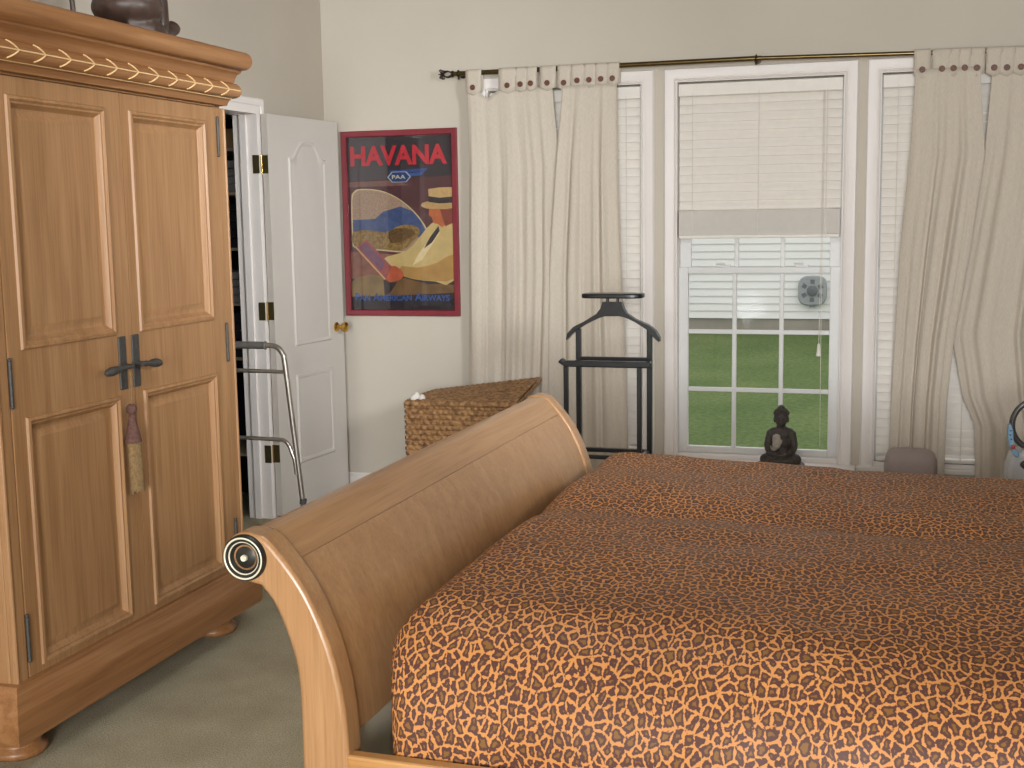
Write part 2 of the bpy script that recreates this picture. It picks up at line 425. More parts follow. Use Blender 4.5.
# the open closet door: built along local +x from its hinge edge, then turned
Hx, Hy = L + .022, DY1 + .006
Tx, Ty = -2.930, 6.312
dlen = math.hypot(Tx - Hx, Ty - Hy); dang = math.atan2(Ty - Hy, Tx - Hx)
DT = .035
door_o = struct('door_1', MB().box(0, dlen, -DT, 0, .012, 2.03), M['doorpaint'], bevel=.002, loc=(0, 0, 0))
def arch_poly(x0, x1, z0, z1, rise, inset, n=32):
    p = [(x0 + inset, z0 + inset), (x1 - inset, z0 + inset)]
    if rise:
        for k in range(n + 1):
            t = k / n; x = (x1 - inset) + ((x0 + inset) - (x1 - inset)) * t
            q = max(0, min(1, (1 - abs(2 * t - 1) - .10) / .62)); w = q * q * (3 - 2 * q)
            p.append((x, z1 - inset + rise * w))
    else: p += [(x1 - inset, z1 - inset), (x0 + inset, z1 - inset)]
    return p
for (x0, x1, z0, z1, rise) in ((.178, .545, .865, 1.825, .085), (.178, .545, .25, .72, 0)):
    m = MB(); rings = [(0, 0), (.007, .008), (.018, .008), (.026, .0015), (.05, .004)]
    polys = [arch_poly(x0, x1, z0, z1, rise, i) for i, h in rings]; n = len(polys[0]); v = []; f = []
    for (i, h), p in zip(rings, polys): v += [(a, -DT - h, b) for a, b in p]
    for r_ in range(len(rings) - 1):
        for k in range(n): f.append((r_ * n + k, r_ * n + (k + 1) % n, (r_ + 1) * n + (k + 1) % n, (r_ + 1) * n + k))
    f.append(tuple((len(rings) - 1) * n + k for k in range(n)))
    m.add(v, f); m.build('door_panel', M['doorpaint'], door_o, smooth=40)
m = MB().lathe([(.002, 0), (.026, 0), (.026, -.006), (.012, -.012), (.010, -.032), (.022, -.04), (.028, -.052), (.026, -.064), (.012, -.072), (.001, -.073)], (.602, -DT, .93), 'y', 20)
m.build('door_knob', M['brass'], door_o, smooth=50)
for z in (1.785, 1.06, .335):
    hg = MB().box(-.003, 0, -.033, -.001, z - .045, z + .045).build('door_hinge', M['hinge'], door_o, bevel=.0012)
    mm = MB().tube([(-.007, .001, z - .046), (-.007, .001, z + .046)], .0045, 10)
    mm.build('pin', M['brass'], hg, smooth=40)
door_o.location = (Hx, Hy, 0); door_o.rotation_euler = (0, 0, dang)
for z in (1.785, 1.06, .335):   # leaves on the door lining
    MB().box(L - .018, L + .018, DY1 - .021, DY1 - .018, z - .045, z + .045).build('door_hinge_leaf', M['hinge'], None, bevel=.0012, kind='structure')

# ------------------------------------------------------------------ windows
def window(idx, a, b, full):
    m = MB(); c = .065
    pr = [(0, .012), (.006, .018), (.014, .012), (.022, .016), (.05, .020), (.058, .020), (.065, .008), (.065, 0)]
    v = []; f = []
    for o, h in pr:
        v += [(a - o, W - h, OZ0 + .0), (a - o, W - h, OZ1 + o), (b + o, W - h, OZ1 + o), (b + o, W - h, OZ0 + .0)]
    for i in range(len(pr) - 1):
        for k in range(3): f.append((i * 4 + k, i * 4 + k + 1, i * 4 + 5 + k, i * 4 + 4 + k))
    m.add(v, f)
    for x0, x1 in ((a, a + .004), (b - .004, b)): m.box(x0, x1, W - .011, W + .14, OZ0 + .02, OZ1 - .004)
    m.box(a, b, W - .010, W + .14, OZ1 - .004, OZ1); m.box(a, b, W, W + .14, OZ0, OZ0 + .02)
    w = struct('window_%d' % idx, m, M['trim'], smooth=30)
    def sash(name, y, z0, z1, rows, st, bot, top, parent):
        x0, x1 = a + .004, b - .004
        s = MB().box(x0, x0 + st[0], y, y + .03, z0, z1).box(x1 - st[1], x1, y, y + .03, z0, z1)
        gx0, gx1 = x0 + st[0], x1 - st[1]
        s.box(gx0, gx1, y, y + .03, z0, z0 + bot).box(gx0, gx1, y, y + .03, z1 - top, z1)
        gz0, gz1 = z0 + bot, z1 - top
        for k in (1, 2):
            x = gx0 + (gx1 - gx0) * k / 3; s.box(x - .011, x + .011, y + .006, y + .024, gz0, gz1)
        for k in range(1, rows):
            z = gz0 + (gz1 - gz0) * k / rows; s.box(gx0, gx1, y + .007, y + .023, z - .011, z + .011)
        so = s.build(name, M['vinyl'], parent, bevel=.003)
        MB().box(gx0 - .004, gx1 + .004, y + .013, y + .017, gz0 - .004, gz1 + .004).build('pane', M['glass'], so)
    sash('upper_sash', W + .085, 1.205, OZ1 - .004, 3, (.058, .058), .03, .04, w)
    sash('lower_sash', W + .05, OZ0 + .02, 1.238, 3, (.048, .052), .035, .032, w)
    if full:
        lk = MB().box(-.86, -.80, W + .04, W + .075, 1.238, 1.248)
        lk.tube([(-.83, W + .055, 1.248), (-.83, W + .05, 1.255), (-.87, W + .045, 1.255)], .005, 8); lk.build('sash_lock', M['vinyl'], w, smooth=40)
        lk = MB().box(-.47, -.41, W + .04, W + .075, 1.238, 1.248)
        lk.tube([(-.44, W + .055, 1.248), (-.44, W + .05, 1.255), (-.48, W + .045, 1.255)], .005, 8); lk.build('sash_lock', M['vinyl'], w, smooth=40)
    return w
for i, (a, b) in enumerate(OPEN): window(i + 1, a, b, i == 1)
# stool under the windows, deeper below the middle one
m = MB().box(-2.16, -1.15, W - .035, W + .05, .222, .25).box(-.16, .82, W - .035, W + .05, .222, .25)
m.box(-1.15, -.16, W - .20, W + .05, .222, .25).box(-2.12, .78, W - .016, W, .15, .222)
struct('trim_2', m, M['trim'], bevel=.006)

def blind(a, b, zbot, stacked, label, cord):
    x0, x1 = a + .008, b - .008; Y = W + .022
    t = thing('window_blind', label, 'window blind', ((a + b) / 2, Y, zbot))
    MB().box(x0, x1, Y - .028, Y - .02, OZ1 - .075, OZ1 - .014).box(x0, x1, Y - .02, Y + .02, OZ1 - .05, OZ1 - .014).build('valance', M['blind'], t, bevel=.004)
    s = MB(); z = OZ1 - .092; zend = zbot + (.125 if stacked else .035)
    def slat(zc, tilt, dy=0):
        v = []; n = 5; th = .0028
        for x in (x0 + .004, x1 - .004):
            for side in (0, 1):
                for k in range(n):
                    q = (k / (n - 1) - .5) * .055; cv = .005 * (1 - (2 * k / (n - 1) - 1) ** 2)
                    yy = q * math.cos(tilt) - (cv + side * th) * math.sin(tilt); zz = -q * math.sin(tilt) * -1 + (cv + side * th) * math.cos(tilt)
                    v.append((x, Y + dy + yy, zc + zz))
        f = []
        for k in range(n - 1):
            f.append((k, k + 1, 2 * n + k + 1, 2 * n + k)); f.append((n + k, 3 * n + k, 3 * n + k + 1, n + k + 1))
        f.append((0, 2 * n, 3 * n, n)); f.append((n - 1, 2 * n - 1, 4 * n - 1, 3 * n - 1))
        f.append(tuple(range(n)) + tuple(range(2 * n - 1, n - 1, -1))); f.append(tuple(range(2 * n, 3 * n)) + tuple(range(4 * n - 1, 3 * n - 1, -1)))
        s.add(v, f)
    while z > zend: slat(z, math.radians(68)); z -= .0435
    if stacked:
        for k in range(26): slat(zbot + .020 + k * .0046, 0.02, .0012 * random.uniform(-1, 1))
    s.build('slats', M['blind'], t, smooth=40)
    MB().box(x0 + .004, x1 - .004, Y - .027, Y + .027, zbot, zbot + .018).build('bottom_rail', M['blind'], t, bevel=.004)
    tp = MB()
    for q in (.09, .5, .91):
        x = x0 + (x1 - x0) * q
        for dy in (-.029, .029): tp.box(x - .002, x + .002, Y + dy - .0008, Y + dy + .0008, zbot + .01, OZ1 - .06)
    tp.build('ladder_cord', M['white_cloth'], t)
    if cord:
        xc = -.345
        co = MB().tube([(xc, Y - .036, OZ1 - .07), (xc - .002, Y - .036, 1.2), (xc - .005, Y - .036, .86)], .0016, 6)
        co.tube([(xc + .006, Y - .036, OZ1 - .07), (xc + .004, Y - .036, 1.0), (xc + .008, Y - .036, .34)], .0014, 6)
        co.build('pull_cord', M['white_cloth'], t)
        MB().lathe([(.002, .03), (.006, .025), (.009, -.01), (.013, -.028), (.012, -.034), (.001, -.035)], (xc - .005, Y - .036, .83), 'z', 12).build('cord_tassel', M['blind'], t, smooth=50)
blind(*OPEN[0], .275, False, 'closed white slatted blind mostly hidden behind the left curtains', False)
blind(*OPEN[1], 1.385, True, 'white slatted blind half raised over the middle window', True)
blind(*OPEN[2], .275, False, 'closed white slatted blind behind the right curtains', False)

# ------------------------------------------------------------------ curtain rod
RY, RZ = W - .08, 2.255
t = thing('curtain_rod', 'long bronze curtain rod with scrolled cage finial above the windows', 'curtain rod', (-.7, RY, RZ))
MB().tube([(-2.235, RY, RZ), (-.64, RY, RZ)], .0125, 14).build('thick_tube', M['rod'], t, smooth=60)
MB().tube([(-.66, RY, RZ), (.95, RY, RZ - .03)], .0105, 14).build('thin_tube', M['rod'], t, smooth=60)
m = MB()
cx = -2.225
m.lathe([(.0125, 0), (.017, -.004), (.017, -.012), (.009, -.016)], (cx, RY, RZ), 'x', 14)
for k in range(4):
    a = PI / 4 + k * PI / 2
    def P(x, r): return (cx - x, RY + r * math.cos(a), RZ + r * math.sin(a))
    m.tube(spline([P(.01, .008), P(.03, .02), P(.048, .018), P(.06, .006), P(.068, .012), P(.072, .026), P(.064, .03), P(.06, .025)], 5), .0034, 7)
m.tube([(cx - .055, RY, RZ), (cx - .085, RY, RZ)], [.006, .003], 8); m.ball((cx - .07, RY, RZ), .008, 8, 6)
m.build('finial', M['bronze'], t, smooth=60)
for x in (-2.20, -.665, .90):
    RZ = 2.255 if x < 0 else 2.226
    mm = MB().tube([(x, W, RZ - .0), (x, RY, RZ)], .006, 8).lathe([(.018, 0), (.018, -.006), (.008, -.008)], (x, W, RZ), 'y', 14)
    mm.tube([(x, RY + .016 * math.cos(q), RZ + .016 * math.sin(q)) for q in [2 * PI * i / 16 for i in range(16)]], .004, 6, closed=True)
    mm.tube([(x, RY, RZ - .016), (x, RY, RZ - .03)], .005, 8)
    mm.build('rod_bracket', M['bronze'], t, smooth=50)

RZ = 2.255
# ------------------------------------------------------------------ tab curtains
def interp(tb, z):
    for (z0, *a), (z1, *b) in zip(tb, tb[1:]):
        if z0 >= z >= z1:
            k = (z0 - z) / (z0 - z1); return [p + (q - p) * k for p, q in zip(a, b)]
    return list(tb[-1][1:]) if z < tb[-1][0] else list(tb[0][1:])
def curtain(label, table, tabs, seed, nf, y0, dip=()):
    rnd = random.Random(seed)
    xl, xr = table[0][1], table[0][2]
    t = thing('curtain', label, 'curtain', ((xl + xr) / 2, y0, 0))
    nu, nv = 150, 70; ztop = 2.165; zbot = .012
    ph = [rnd.uniform(0, 6.28) for _ in range(4)]; fr = [nf, nf * 1.7, nf * .6, nf * 2.9]
    am = [.009, .005, .011, .002]
    v = []; f = []
    for j in range(nv + 1):
        tj = j / nv
        for i in range(nu + 1):
            u = i / nu
            z = ztop + (zbot - ztop) * tj
            if j == 0 or True:
                d = 0
                for (ux, uw, dz) in dip: d = max(d, dz * max(0, 1 - abs(u - ux) / uw))
                z = z - d * max(0, 1 - tj * 6)
            a, b = interp(table, z)
            k = .12 + .88 * min(1, tj * 3.0)
            wob = .012 * math.sin(3.1 * u + 2.3 * tj * 3 + ph[0]) * tj
            y = sum(A_ * math.sin(2 * PI * F * (u + .03 * math.sin(2.2 * tj + p)) + p) for A_, F, p in zip(am, fr, ph)) * k
            y = -abs(y) * .35 + y * .9
            x = a + (b - a) * u + .006 * math.sin(2 * PI * fr[0] * u + ph[1]) * k
            v.append((x, y0 + y + wob * .3, z))
    for j in range(nv):
        for i in range(nu):
            f.append((j * (nu + 1) + i, j * (nu + 1) + i + 1, (j + 1) * (nu + 1) + i + 1, (j + 1) * (nu + 1) + i))
    o = MB().add(v, f).build('panel', M['curtain'], t, smooth=180)
    sd = o.modifiers.new('cloth', 'SOLIDIFY'); sd.thickness = .0025; sd.offset = 0
    for q, (xt, wt, zb) in enumerate(tabs):
        # a strip folded over the rod, front flap held by a button
        fr_, bk = RY - .017, RY + .017
        path = [(fr_ - .006, zb - .03)] + [(fr_ - .004, zb)] + [(fr_, zb + .04)] + [(RY + .0165 * math.cos(s_), (RZ - max(0, xt + .66) * .0186) + .0165 * math.sin(s_)) for s_ in [PI - PI * i_ / 8 for i_ in range(9)]] + [(bk, zb + .03), (bk - .01, zb - .02)]
        vv = []; ff = []; n = len(path)
        for j, (yy, zz) in enumerate(path):
            fl = max(0, 1 - j / 3.0); wd = wt * (.5 + .0 * fl)
            for k in range(5):
                u = k / 4 - .5; x = xt + u * 2 * wd
                dz = 0
                if j == 0: dz = .018 * (1 - abs(u) * 2) * -1 + .006
                vv.append((x, yy - .004 * math.cos(u * PI) * (1 if j < 3 else 0), zz + dz))
        for j in range(n - 1):
            for k in range(4): ff.append((j * 5 + k, j * 5 + k + 1, j * 5 + 6 + k, j * 5 + 5 + k))
        tb = MB().add(vv, ff).build('tab', M['curtain'], t, smooth=180)
        s2 = tb.modifiers.new('cloth', 'SOLIDIFY'); s2.thickness = .003; s2.offset = 0
        yb = fr_ - .020
        bt = MB().lathe([(.001, 0), (.0135, 0), (.0145, -.003), (.0135, -.006), (.0095, -.006), (.0085, -.0045), (.001, -.0045)], (xt, yb + .004, zb - .002), 'y', 16)
        bt.build('button', M['rust'], tb, smooth=30)
    return t
CY = W - .095
curtain('outermost left cream tab-top curtain panel beside the red framed poster',
        [(2.2, -2.150, -1.690), (2.10, -2.145, -1.685), (1.77, -2.145, -1.655), (1.2, -2.160, -1.66), (.6, -2.17, -1.69), (0, -2.18, -1.72)],
        [(-2.112, .085, 2.18), (-1.925, .10, 2.182), (-1.855, .07, 2.185), (-1.80, .06, 2.187), (-1.712, .085, 2.185)], 3, 5, CY, dip=((.235, .14, .045), (.0, .02, .0)))
curtain('left cream tab-top curtain panel with the black valet stand before it',
        [(2.2, -1.632, -1.350), (2.10, -1.636, -1.350), (1.77, -1.672, -1.345), (1.2, -1.72, -1.325), (.6, -1.74, -1.30), (0, -1.75, -1.285)],
        [(-1.625, .07, 2.182), (-1.555, .075, 2.19), (-1.493, .07, 2.19), (-1.432, .07, 2.192), (-1.373, .065, 2.192)], 11, 4.2, CY - .012)
curtain('right cream tab-top curtain panel nearest the middle window',
        [(2.2, .080, .362), (2.08, .075, .366), (1.77, .062, .394), (1.32, .028, .345), (.9, .015, .285), (.6, .005, .262), (0, -.012, .255)],
        [(.105, .075, 2.163), (.192, .085, 2.163), (.243, .06, 2.163), (.292, .06, 2.163), (.345, .07, 2.160)], 23, 4.0, CY - .012)
curtain('far right cream tab-top curtain panel running out of the picture',
        [(2.2, .412, .93), (2.08, .410, .93), (1.77, .390, .93), (.92, .268, .92), (.62, .325, .92), (.48, .385, .92), (0, .40, .92)],
        [(.42, .07, 2.157), (.475, .075, 2.155), (.535, .07, 2.155), (.62, .085, 2.155), (.72, .085, 2.155), (.83, .085, 2.155)], 31, 5.5, CY)

# ------------------------------------------------------------------ armoire
A = -2.27
t = thing('armoire', 'tall light oak two-door armoire with carved crown along the left wall', 'armoire', (-2.63, 3.37, 0))
MB().box(-2.985, -2.290, 2.745, 4.010, .12, 1.915).build('carcass', M['oakz'], t, bevel=.004)
m = MB()
for y0, y1 in ((2.745, 2.797), (3.948, 4.010)): m.box(-2.29, A - .002, y0, y1, .25, 1.90)
m.box(-2.29, A - .004, 2.797, 3.953, .235, .252).box(-2.29, A - .004, 2.797, 3.953, 1.901, 1.908)
m.build('face_frame', M['oakz'], t, bevel=.005)
for y in (2.752, 4.004): MB().tube([(A - .004, y, .255), (A - .004, y, 1.90)], .0065, 8).build('corner_bead', M['oakz'], t, smooth=60)
def adoor(y0, y1, p0, p1, hinge_y, side):
    rects = [(p0, p1, .275, .98), (p0, p1, 1.165, 1.85)]
    z0, z1 = .257, 1.898; xf, xb = A, A - .018
    zs = [z0, .275, .98, 1.165, 1.85, z1]; m = MB()
    def face(a, b, c, d, x=xf): m.add([(x, a, c), (x, b, c), (x, b, d), (x, a, d)], [(0, 1, 2, 3)])
    face(y0, p0, z0, z1); face(p1, y1, z0, z1)
    for c, d in ((z0, .275), (.98, 1.165), (1.85, z1)): face(p0, p1, c, d)
    m.add([(xf, y0, z0), (xf, y1, z0), (xf, y1, z1), (xf, y0, z1), (xb, y0, z0), (xb, y1, z0), (xb, y1, z1), (xb, y0, z1)],
          [(0, 1, 5, 4), (1, 2, 6, 5), (2, 3, 7, 6), (3, 0, 4, 7), (4, 5, 6, 7)])
    d = m.build('door', M['oakz'], t, bevel=0)
    for a, b, c, e in rects:
        q = MB(); pr = [(0, 0), (.003, .007), (.011, .009), (.017, .003), (.022, .002), (.026, -.004), (.034, -.012), (.040, -.013), (.044, -.013), (.062, -.006), (.066, -.006)]
        v = []; f = []
        for i, h in pr: v += [(xf + h, a + i, c + i), (xf + h, b - i, c + i), (xf + h, b - i, e - i), (xf + h, a + i, e - i)]
        for r_ in range(len(pr) - 1):
            for k in range(4): f.append((r_ * 4 + k, r_ * 4 + (k + 1) % 4, r_ * 4 + 4 + (k + 1) % 4, r_ * 4 + 4 + k))
        f.append(tuple((len(pr) - 1) * 4 + k for k in range(4)))
        q.add(v, f).build('raised_panel', M['oakz'], d, smooth=28)
    for z in (1.80, 1.08, .37):
        MB().tube([(A + .004, hinge_y, z - .06), (A + .004, hinge_y, z + .06)], .0055, 8).ball((A + .004, hinge_y, z + .064), .006, 8, 5).ball((A + .004, hinge_y, z - .064), .006, 8, 5).build('hinge', M['iron'], d, smooth=60)
    yp = (3.318 if side < 0 else 3.388) - .004
    pl = MB().box(A, A + .006, yp - .019, yp + .019, .995, 1.16).build('handle_plate', M['iron'], d, bevel=.003)
    lv = MB().tube([(A + .004, yp, 1.068), (A + .04, yp, 1.068)], .008, 10)
    s_ = side
    sh_ = -.038 if side < 0 else -.010; q_ = 1.0 if side < 0 else .88
    pts = [(A + .040, yp + sh_ + s_ * a_ * q_, 1.069 + z_) for a_, z_ in ((-.012, 0), (.01, 0), (.025, -.001), (.045, -.002), (.075, -.004), (.095, -.006), (.108, -.007))]
    lv.tube([(A + .036, yp, 1.068), (A + .040, yp + sh_, 1.069)], .007, 8)
    lv.tube(pts, [.006, .010, .007, .012, .0145, .011, .004], 12)
    lv.build('lever_handle', M['iron'], d, smooth=60)
adoor(2.800, 3.3735, 2.852, 3.292, 2.798, -1)
adoor(3.3765, 3.945, 3.418, 3.868, 3.948, 1)
m = MB(); prof = [(-.01, 1.905), (.018, 1.908), (.022, 1.918), (.026, 1.926), (.034, 1.930)]
for k in range(9):
    a = -PI / 2 + PI * k / 8; prof.append((.040 + .024 * math.cos(a), 1.958 + .026 * math.sin(a)))
prof += [(.044, 1.990), (.046, 2.000), (.052, 2.012), (.064, 2.020), (.066, 2.026)]
for k in range(9):
    a = -PI / 2 + PI * .85 * k / 8; prof.append((.070 + .030 * math.cos(a), 2.060 + .032 * math.sin(a)))
prof += [(.05, 2.095), (-.3, 2.095)]
prof = [(o, z) for o, z in prof if o > -.2]
MB().molding(prof, -2.985, A, 2.745, 3.985, e=.55).build('crown', M['doaky'], t, smooth=35)
m = MB(); xr = A + .0655
def tor(u): return (A + .040 + .0245 * math.cos(u), 1.958 + .0265 * math.sin(u))
y = 2.70
while y < 4.0:
    pts = []
    for k in range(9):
        u = -1.05 + 2.1 * k / 8; xx, zz = tor(u); pts.append((xx, y + .035 - abs(u) * .035, zz))
    m.tube(pts, .0026, 6); y += .109
m.tube([(A + .0648, 2.69, 1.958), (A + .0645, 4.01, 1.958)], .0022, 6)
m.tube([(A + .036, 2.70, 1.9315), (A + .036, 4.0, 1.9315)], .0024, 6)
m.build('crown_carving', M['cream'], t, smooth=60)
prof = [(.0, .256), (.012, .254), (.016, .246), (.017, .236), (.023, .228), (.024, .222), (.029, .214), (.030, .200), (.036, .192), (.038, .180), (.038, .110), (.034, .098), (.0, .097)]
MB().molding(prof, -2.985, A, 2.745, 4.010, e=1.4).build('plinth', M['doaky'], t, smooth=35)
for x in (-2.385, -2.90):
    for y in (2.87, 3.965):
        MB().lathe([(.06, .118), (.072, .10), (.080, .080), (.080, .055), (.066, .040), (.068, .030), (.082, .022), (.084, .010), (.078, 0)], (x, y, 0), 'z', 20).build('bun_foot', M['doakz'], t, smooth=60)

# tassel hung on the left lever of the armoire
t = thing('door_tassel', 'maroon tassel with long olive fringe hanging from the armoire door lever', 'tassel', (A + .03, 3.335, .67))
X0 = A + .03; Y0 = 3.306
MB().tube([(X0 + .012, Y0 - .012, 1.056), (X0 + .006, Y0 - .004, 1.0), (X0, Y0, .952)], .003, 6).build('cord', M['fringe'], t)
MB().ball((X0, Y0, .935), (.017, .017, .018)).build('knot', M['tassel'], t, smooth=180)
MB().lathe([(.006, .925), (.011, .915), (.011, .905), (.018, .875), (.023, .850), (.026, .834), (.020, .832)], (X0, Y0, 0), 'z', 18).build('skirt', M['tassel'], t, smooth=60)
m = MB()
for k in range(40):
    a = 2 * PI * k / 40; r = .024; ln = random.uniform(.67, .685)
    m.tube([(X0 + r * math.cos(a) * .6, Y0 + .004 + r * math.sin(a), .832), (X0 + r * math.cos(a) * .62, Y0 + .010 + r * math.sin(a) * 1.08, ln)], .0034, 5)
m.build('fringe', M['fringe'], t, smooth=60)

# ------------------------------------------------------------------ seated carvings
def seated_figure(name, label, cat, loc, rz, s, mat, palm_mat, vox, arm_out=0.0):
    """cross-legged carved figure facing local -y, about 1.0*s tall"""
    t = thing(name, label, cat, loc, rz)
    X, Yc, Z = loc
    def P(x, y, z): return (X + x * s, Yc + y * s, Z + z * s)
    m = MB()
    def E(c, r, rot=None): m.ball(P(*c), tuple(q * s for q in r), 16, 10, rot=rot)
    def T(pts, rs): m.tube([P(*p) for p in spline(pts, 4)], [s * rs[min(len(rs) - 1, int(i / 4))] for i in range((len(pts) - 1) * 4 + 1)], 10)
    E((0, .02, .20), (.18, .14, .13)); E((0, .03, .36), (.165, .12, .19)); E((0, .03, .50), (.185, .105, .10)); E((0, .03, .57), (.11, .08, .08))
    E((0, .02, .64), (.082, .075, .07))                                   # neck
    for k in (-1, 1):
        E((k * .170, .03, .515), (.075, .07, .07)); E((k * .10, .03, .56), (.10, .075, .065))
        T([(k * .09, .02, .15), (k * .19, -.05, .13), (k * .25, -.13, .11)], [.095, .09, .085])
        T([(k * .25, -.13, .10), (k * .13, -.21, .09), (-k * .06, -.21, .10)], [.08, .065, .05])
        E((k * .25, -.13, .11), (.085, .085, .095))
        T([(k * .165, .03, .53), (k * (.20 + arm_out), .0, .40), (k * (.215 + arm_out), -.03, .30)], [.07, .065, .058])
        T([(k * (.215 + arm_out), -.03, .30), (k * .16, -.14, .22), (k * .05, -.20, .20)], [.058, .052, .045])
    E((0, -.20, .19), (.09, .05, .035))                                   # hands in the lap
    E((0, .0, .79), (.118, .118, .125)); E((0, -.02, .735), (.095, .095, .085))   # head
    E((0, -.122, .775), (.018, .024, .036))                               # nose
    E((0, -.110, .722), (.040, .018, .011)); E((0, -.10, .688), (.036, .02, .02))
    for k in (-1, 1):
        E((k * .046, -.106, .805), (.032, .018, .012)); E((k * .110, .01, .76), (.017, .028, .06))
    b = remeshed(m, 'figure', mat, t, vox, 2)
    m = MB(); m.ball(P(0, .022, .835), (.120 * s, .120 * s, .105 * s), 18, 10); m.ball(P(0, .02, .945), (.060 * s, .060 * s, .050 * s), 14, 8)
    for i in range(5):
        for k in range(16):
            th = .3 + i * .26; ph = 2 * PI * (k + .5 * (i % 2)) / 16
            m.ball(P(.121 * math.sin(th) * math.cos(ph), .022 + .121 * math.sin(th) * math.sin(ph), .835 + .107 * math.cos(th)), .018 * s, 6, 4)
    m2 = MB()
    # keep curls off the face
    m2.v = m.v; m2.f = m.f; m2.mi = m.mi
    m2.build('hair', mat, t, smooth=60)
    if palm_mat:
        m = MB(); m.ball(P(-.065, -.165, .37), (.070 * s, .030 * s, .085 * s), 14, 8)
        for k in range(4):
            m.tube([P(-.115 + k * .032, -.175, .42), P(-.112 + k * .031, -.185, .50), P(-.108 + k * .030, -.18, .53 + (.02 if k in (1, 2) else 0))], [.020 * s, .018 * s, .012 * s], 8)
        m.tube([P(-.01, -.175, .37), P(.015, -.185, .42), P(.012, -.18, .45)], [.020 * s, .018 * s, .012 * s], 8)
        m.tube([P(-.08, -.155, .30), P(-.13, -.11, .26), P(-.20, -.03, .30)], [.040 * s, .045 * s, .05 * s], 8)
        remeshed(m, 'raised_palm', palm_mat, t, vox * .8, 2)
    m = MB(); n = 26
    for k, (r, z) in enumerate(((.98, 0), (1.0, .02), (1.0, .035), (.93, .05))): pass
    m.lathe([(.40 * s, 0), (.42 * s, .012 * s), (.42 * s, .035 * s), (.38 * s, .05 * s)], (0, 0, 0), 'z', 28)
    m.v = [(X + p[0] * .92, Yc - .04 * s + p[1] * .72, Z + p[2]) for p in m.v]
    m.build('base', mat, t, smooth=50)
    return t
seated_figure('buddha_statue', 'dark seated buddha statue on the sill of the middle window', 'statue', (-.523, 6.315, .25), .05, .305, M['stone'], M['stonelight'], .0035)
# the carving on the armoire: only its lower half is in the frame
def armoire_carving():
    X, Yc, Z = -2.47, 3.80, 2.097
    t = thing('carved_figure', 'dark brown carved seated figure on top of the armoire', 'carving', (X, Yc, Z))
    m = MB()
    m.ball((X, Yc - .05, Z + .12), (.12, .115, .07), 20, 12); m.ball((X, Yc - .05, Z + .20), (.10, .118, .11), 20, 12); m.ball((X, Yc - .04, Z + .33), (.09, .115, .13), 20, 12)
    m.ball((X, Yc - .04, Z + .49), (.075, .075, .09), 16, 10); m.ball((X, Yc - .04, Z + .43), (.05, .05, .06))
    m.ball((X + .072, Yc - .04, Z + .49), (.016, .014, .02)); m.ball((X + .07, Yc - .01, Z + .51), (.012, .018, .008)); m.ball((X + .07, Yc - .07, Z + .51), (.012, .018, .008)); m.ball((X + .07, Yc - .04, Z + .45), (.012, .025, .008))
    m.ball((X, Yc + .037, Z + .485), (.018, .012, .03)); m.ball((X, Yc - .117, Z + .485), (.018, .012, .03))
    def limb(p, r): m.tube([Vector(q) for q in spline(p, 5)], [r[min(len(r) - 1, i // 5)] for i in range((len(p) - 1) * 5 + 1)], 12)
    limb([(X, Yc + .06, Z + .40), (X + .01, Yc + .105, Z + .30), (X + .02, Yc + .115, Z + .19), (X + .03, Yc + .105, Z + .08)], [.04, .034, .027])
    limb([(X, Yc - .13, Z + .40), (X + .03, Yc - .15, Z + .30), (X + .09, Yc - .12, Z + .20), (X + .10, Yc - .05, Z + .14)], [.04, .034, .027])
    limb([(X + .02, Yc - .10, Z + .05), (X + .08, Yc - .02, Z + .045), (X + .05, Yc + .06, Z + .045)], [.04, .03])
    limb([(X + .04, Yc + .06, Z + .045), (X + .02, Yc + .14, Z + .055), (X, Yc + .20, Z + .084)], [.028, .024])
    m.ball((X, Yc + .208, Z + .088), (.036, .036, .028))
    remeshed(m, 'body', M['carving'], t, .008, 3)
    MB().box(X - .12, X + .14, Yc - .12, Yc + .19, Z, Z + .025).build('base', M['carving'], t, bevel=.01)
armoire_carving()
t = thing('stem_ornament', 'thin dark curved metal stem ornament on the armoire, beside the carved figure', 'ornament', (-2.47, 3.455, 2.095))
MB().lathe([(.045, 0), (.045, .008), (.02, .014), (.006, .02)], (-2.47, 3.455, 2.095), 'z', 18).build('base', M['carving'], t, smooth=50)
MB().tube(spline([(-2.47, 3.455, 2.11), (-2.47, 3.452, 2.18), (-2.47, 3.435, 2.26), (-2.47, 3.40, 2.33), (-2.47, 3.42, 2.39), (-2.47, 3.45, 2.37)], 6), .008, 8).build('stem', M['carving'], t, smooth=60)

# ------------------------------------------------------------------ the sleigh bed
BR = -.018
BX, BY = -1.10, 2.10
bed = thing('sleigh_bed', 'light oak sleigh bed with scrolled footboard and dark end medallion', 'bed', (BX, BY, 0), BR)
outer = [(-1.062, 0), (-1.074, .2), (-1.083, .40), (-1.083, .58), (-1.090, .655), (-1.108, .716), (-1.132, .770), (-1.158, .803)]
cc = (-1.188, .858); rr = .049
arc = [(cc[0] + rr * math.cos(a), cc[1] + rr * math.sin(a)) for a in [math.radians(d) for d in range(-95, -290, -20)]]
inner = [(-1.166, .903), (-1.150, .899), (-1.127, .879), (-1.082, .825), (-1.048, .768), (-1.013, .680), (-.992, .582), (-.985, .480), (-.982, .30), (-.975, 0)]
poly = [tuple(p) for p in spline([(x, z, 0) for x, z in outer], 4)]
poly = [(p[0], p[1]) for p in poly] + arc + [(p[0], p[1]) for p in spline([(x, z, 0) for x, z in inner], 4)]
FY1 = 4.10
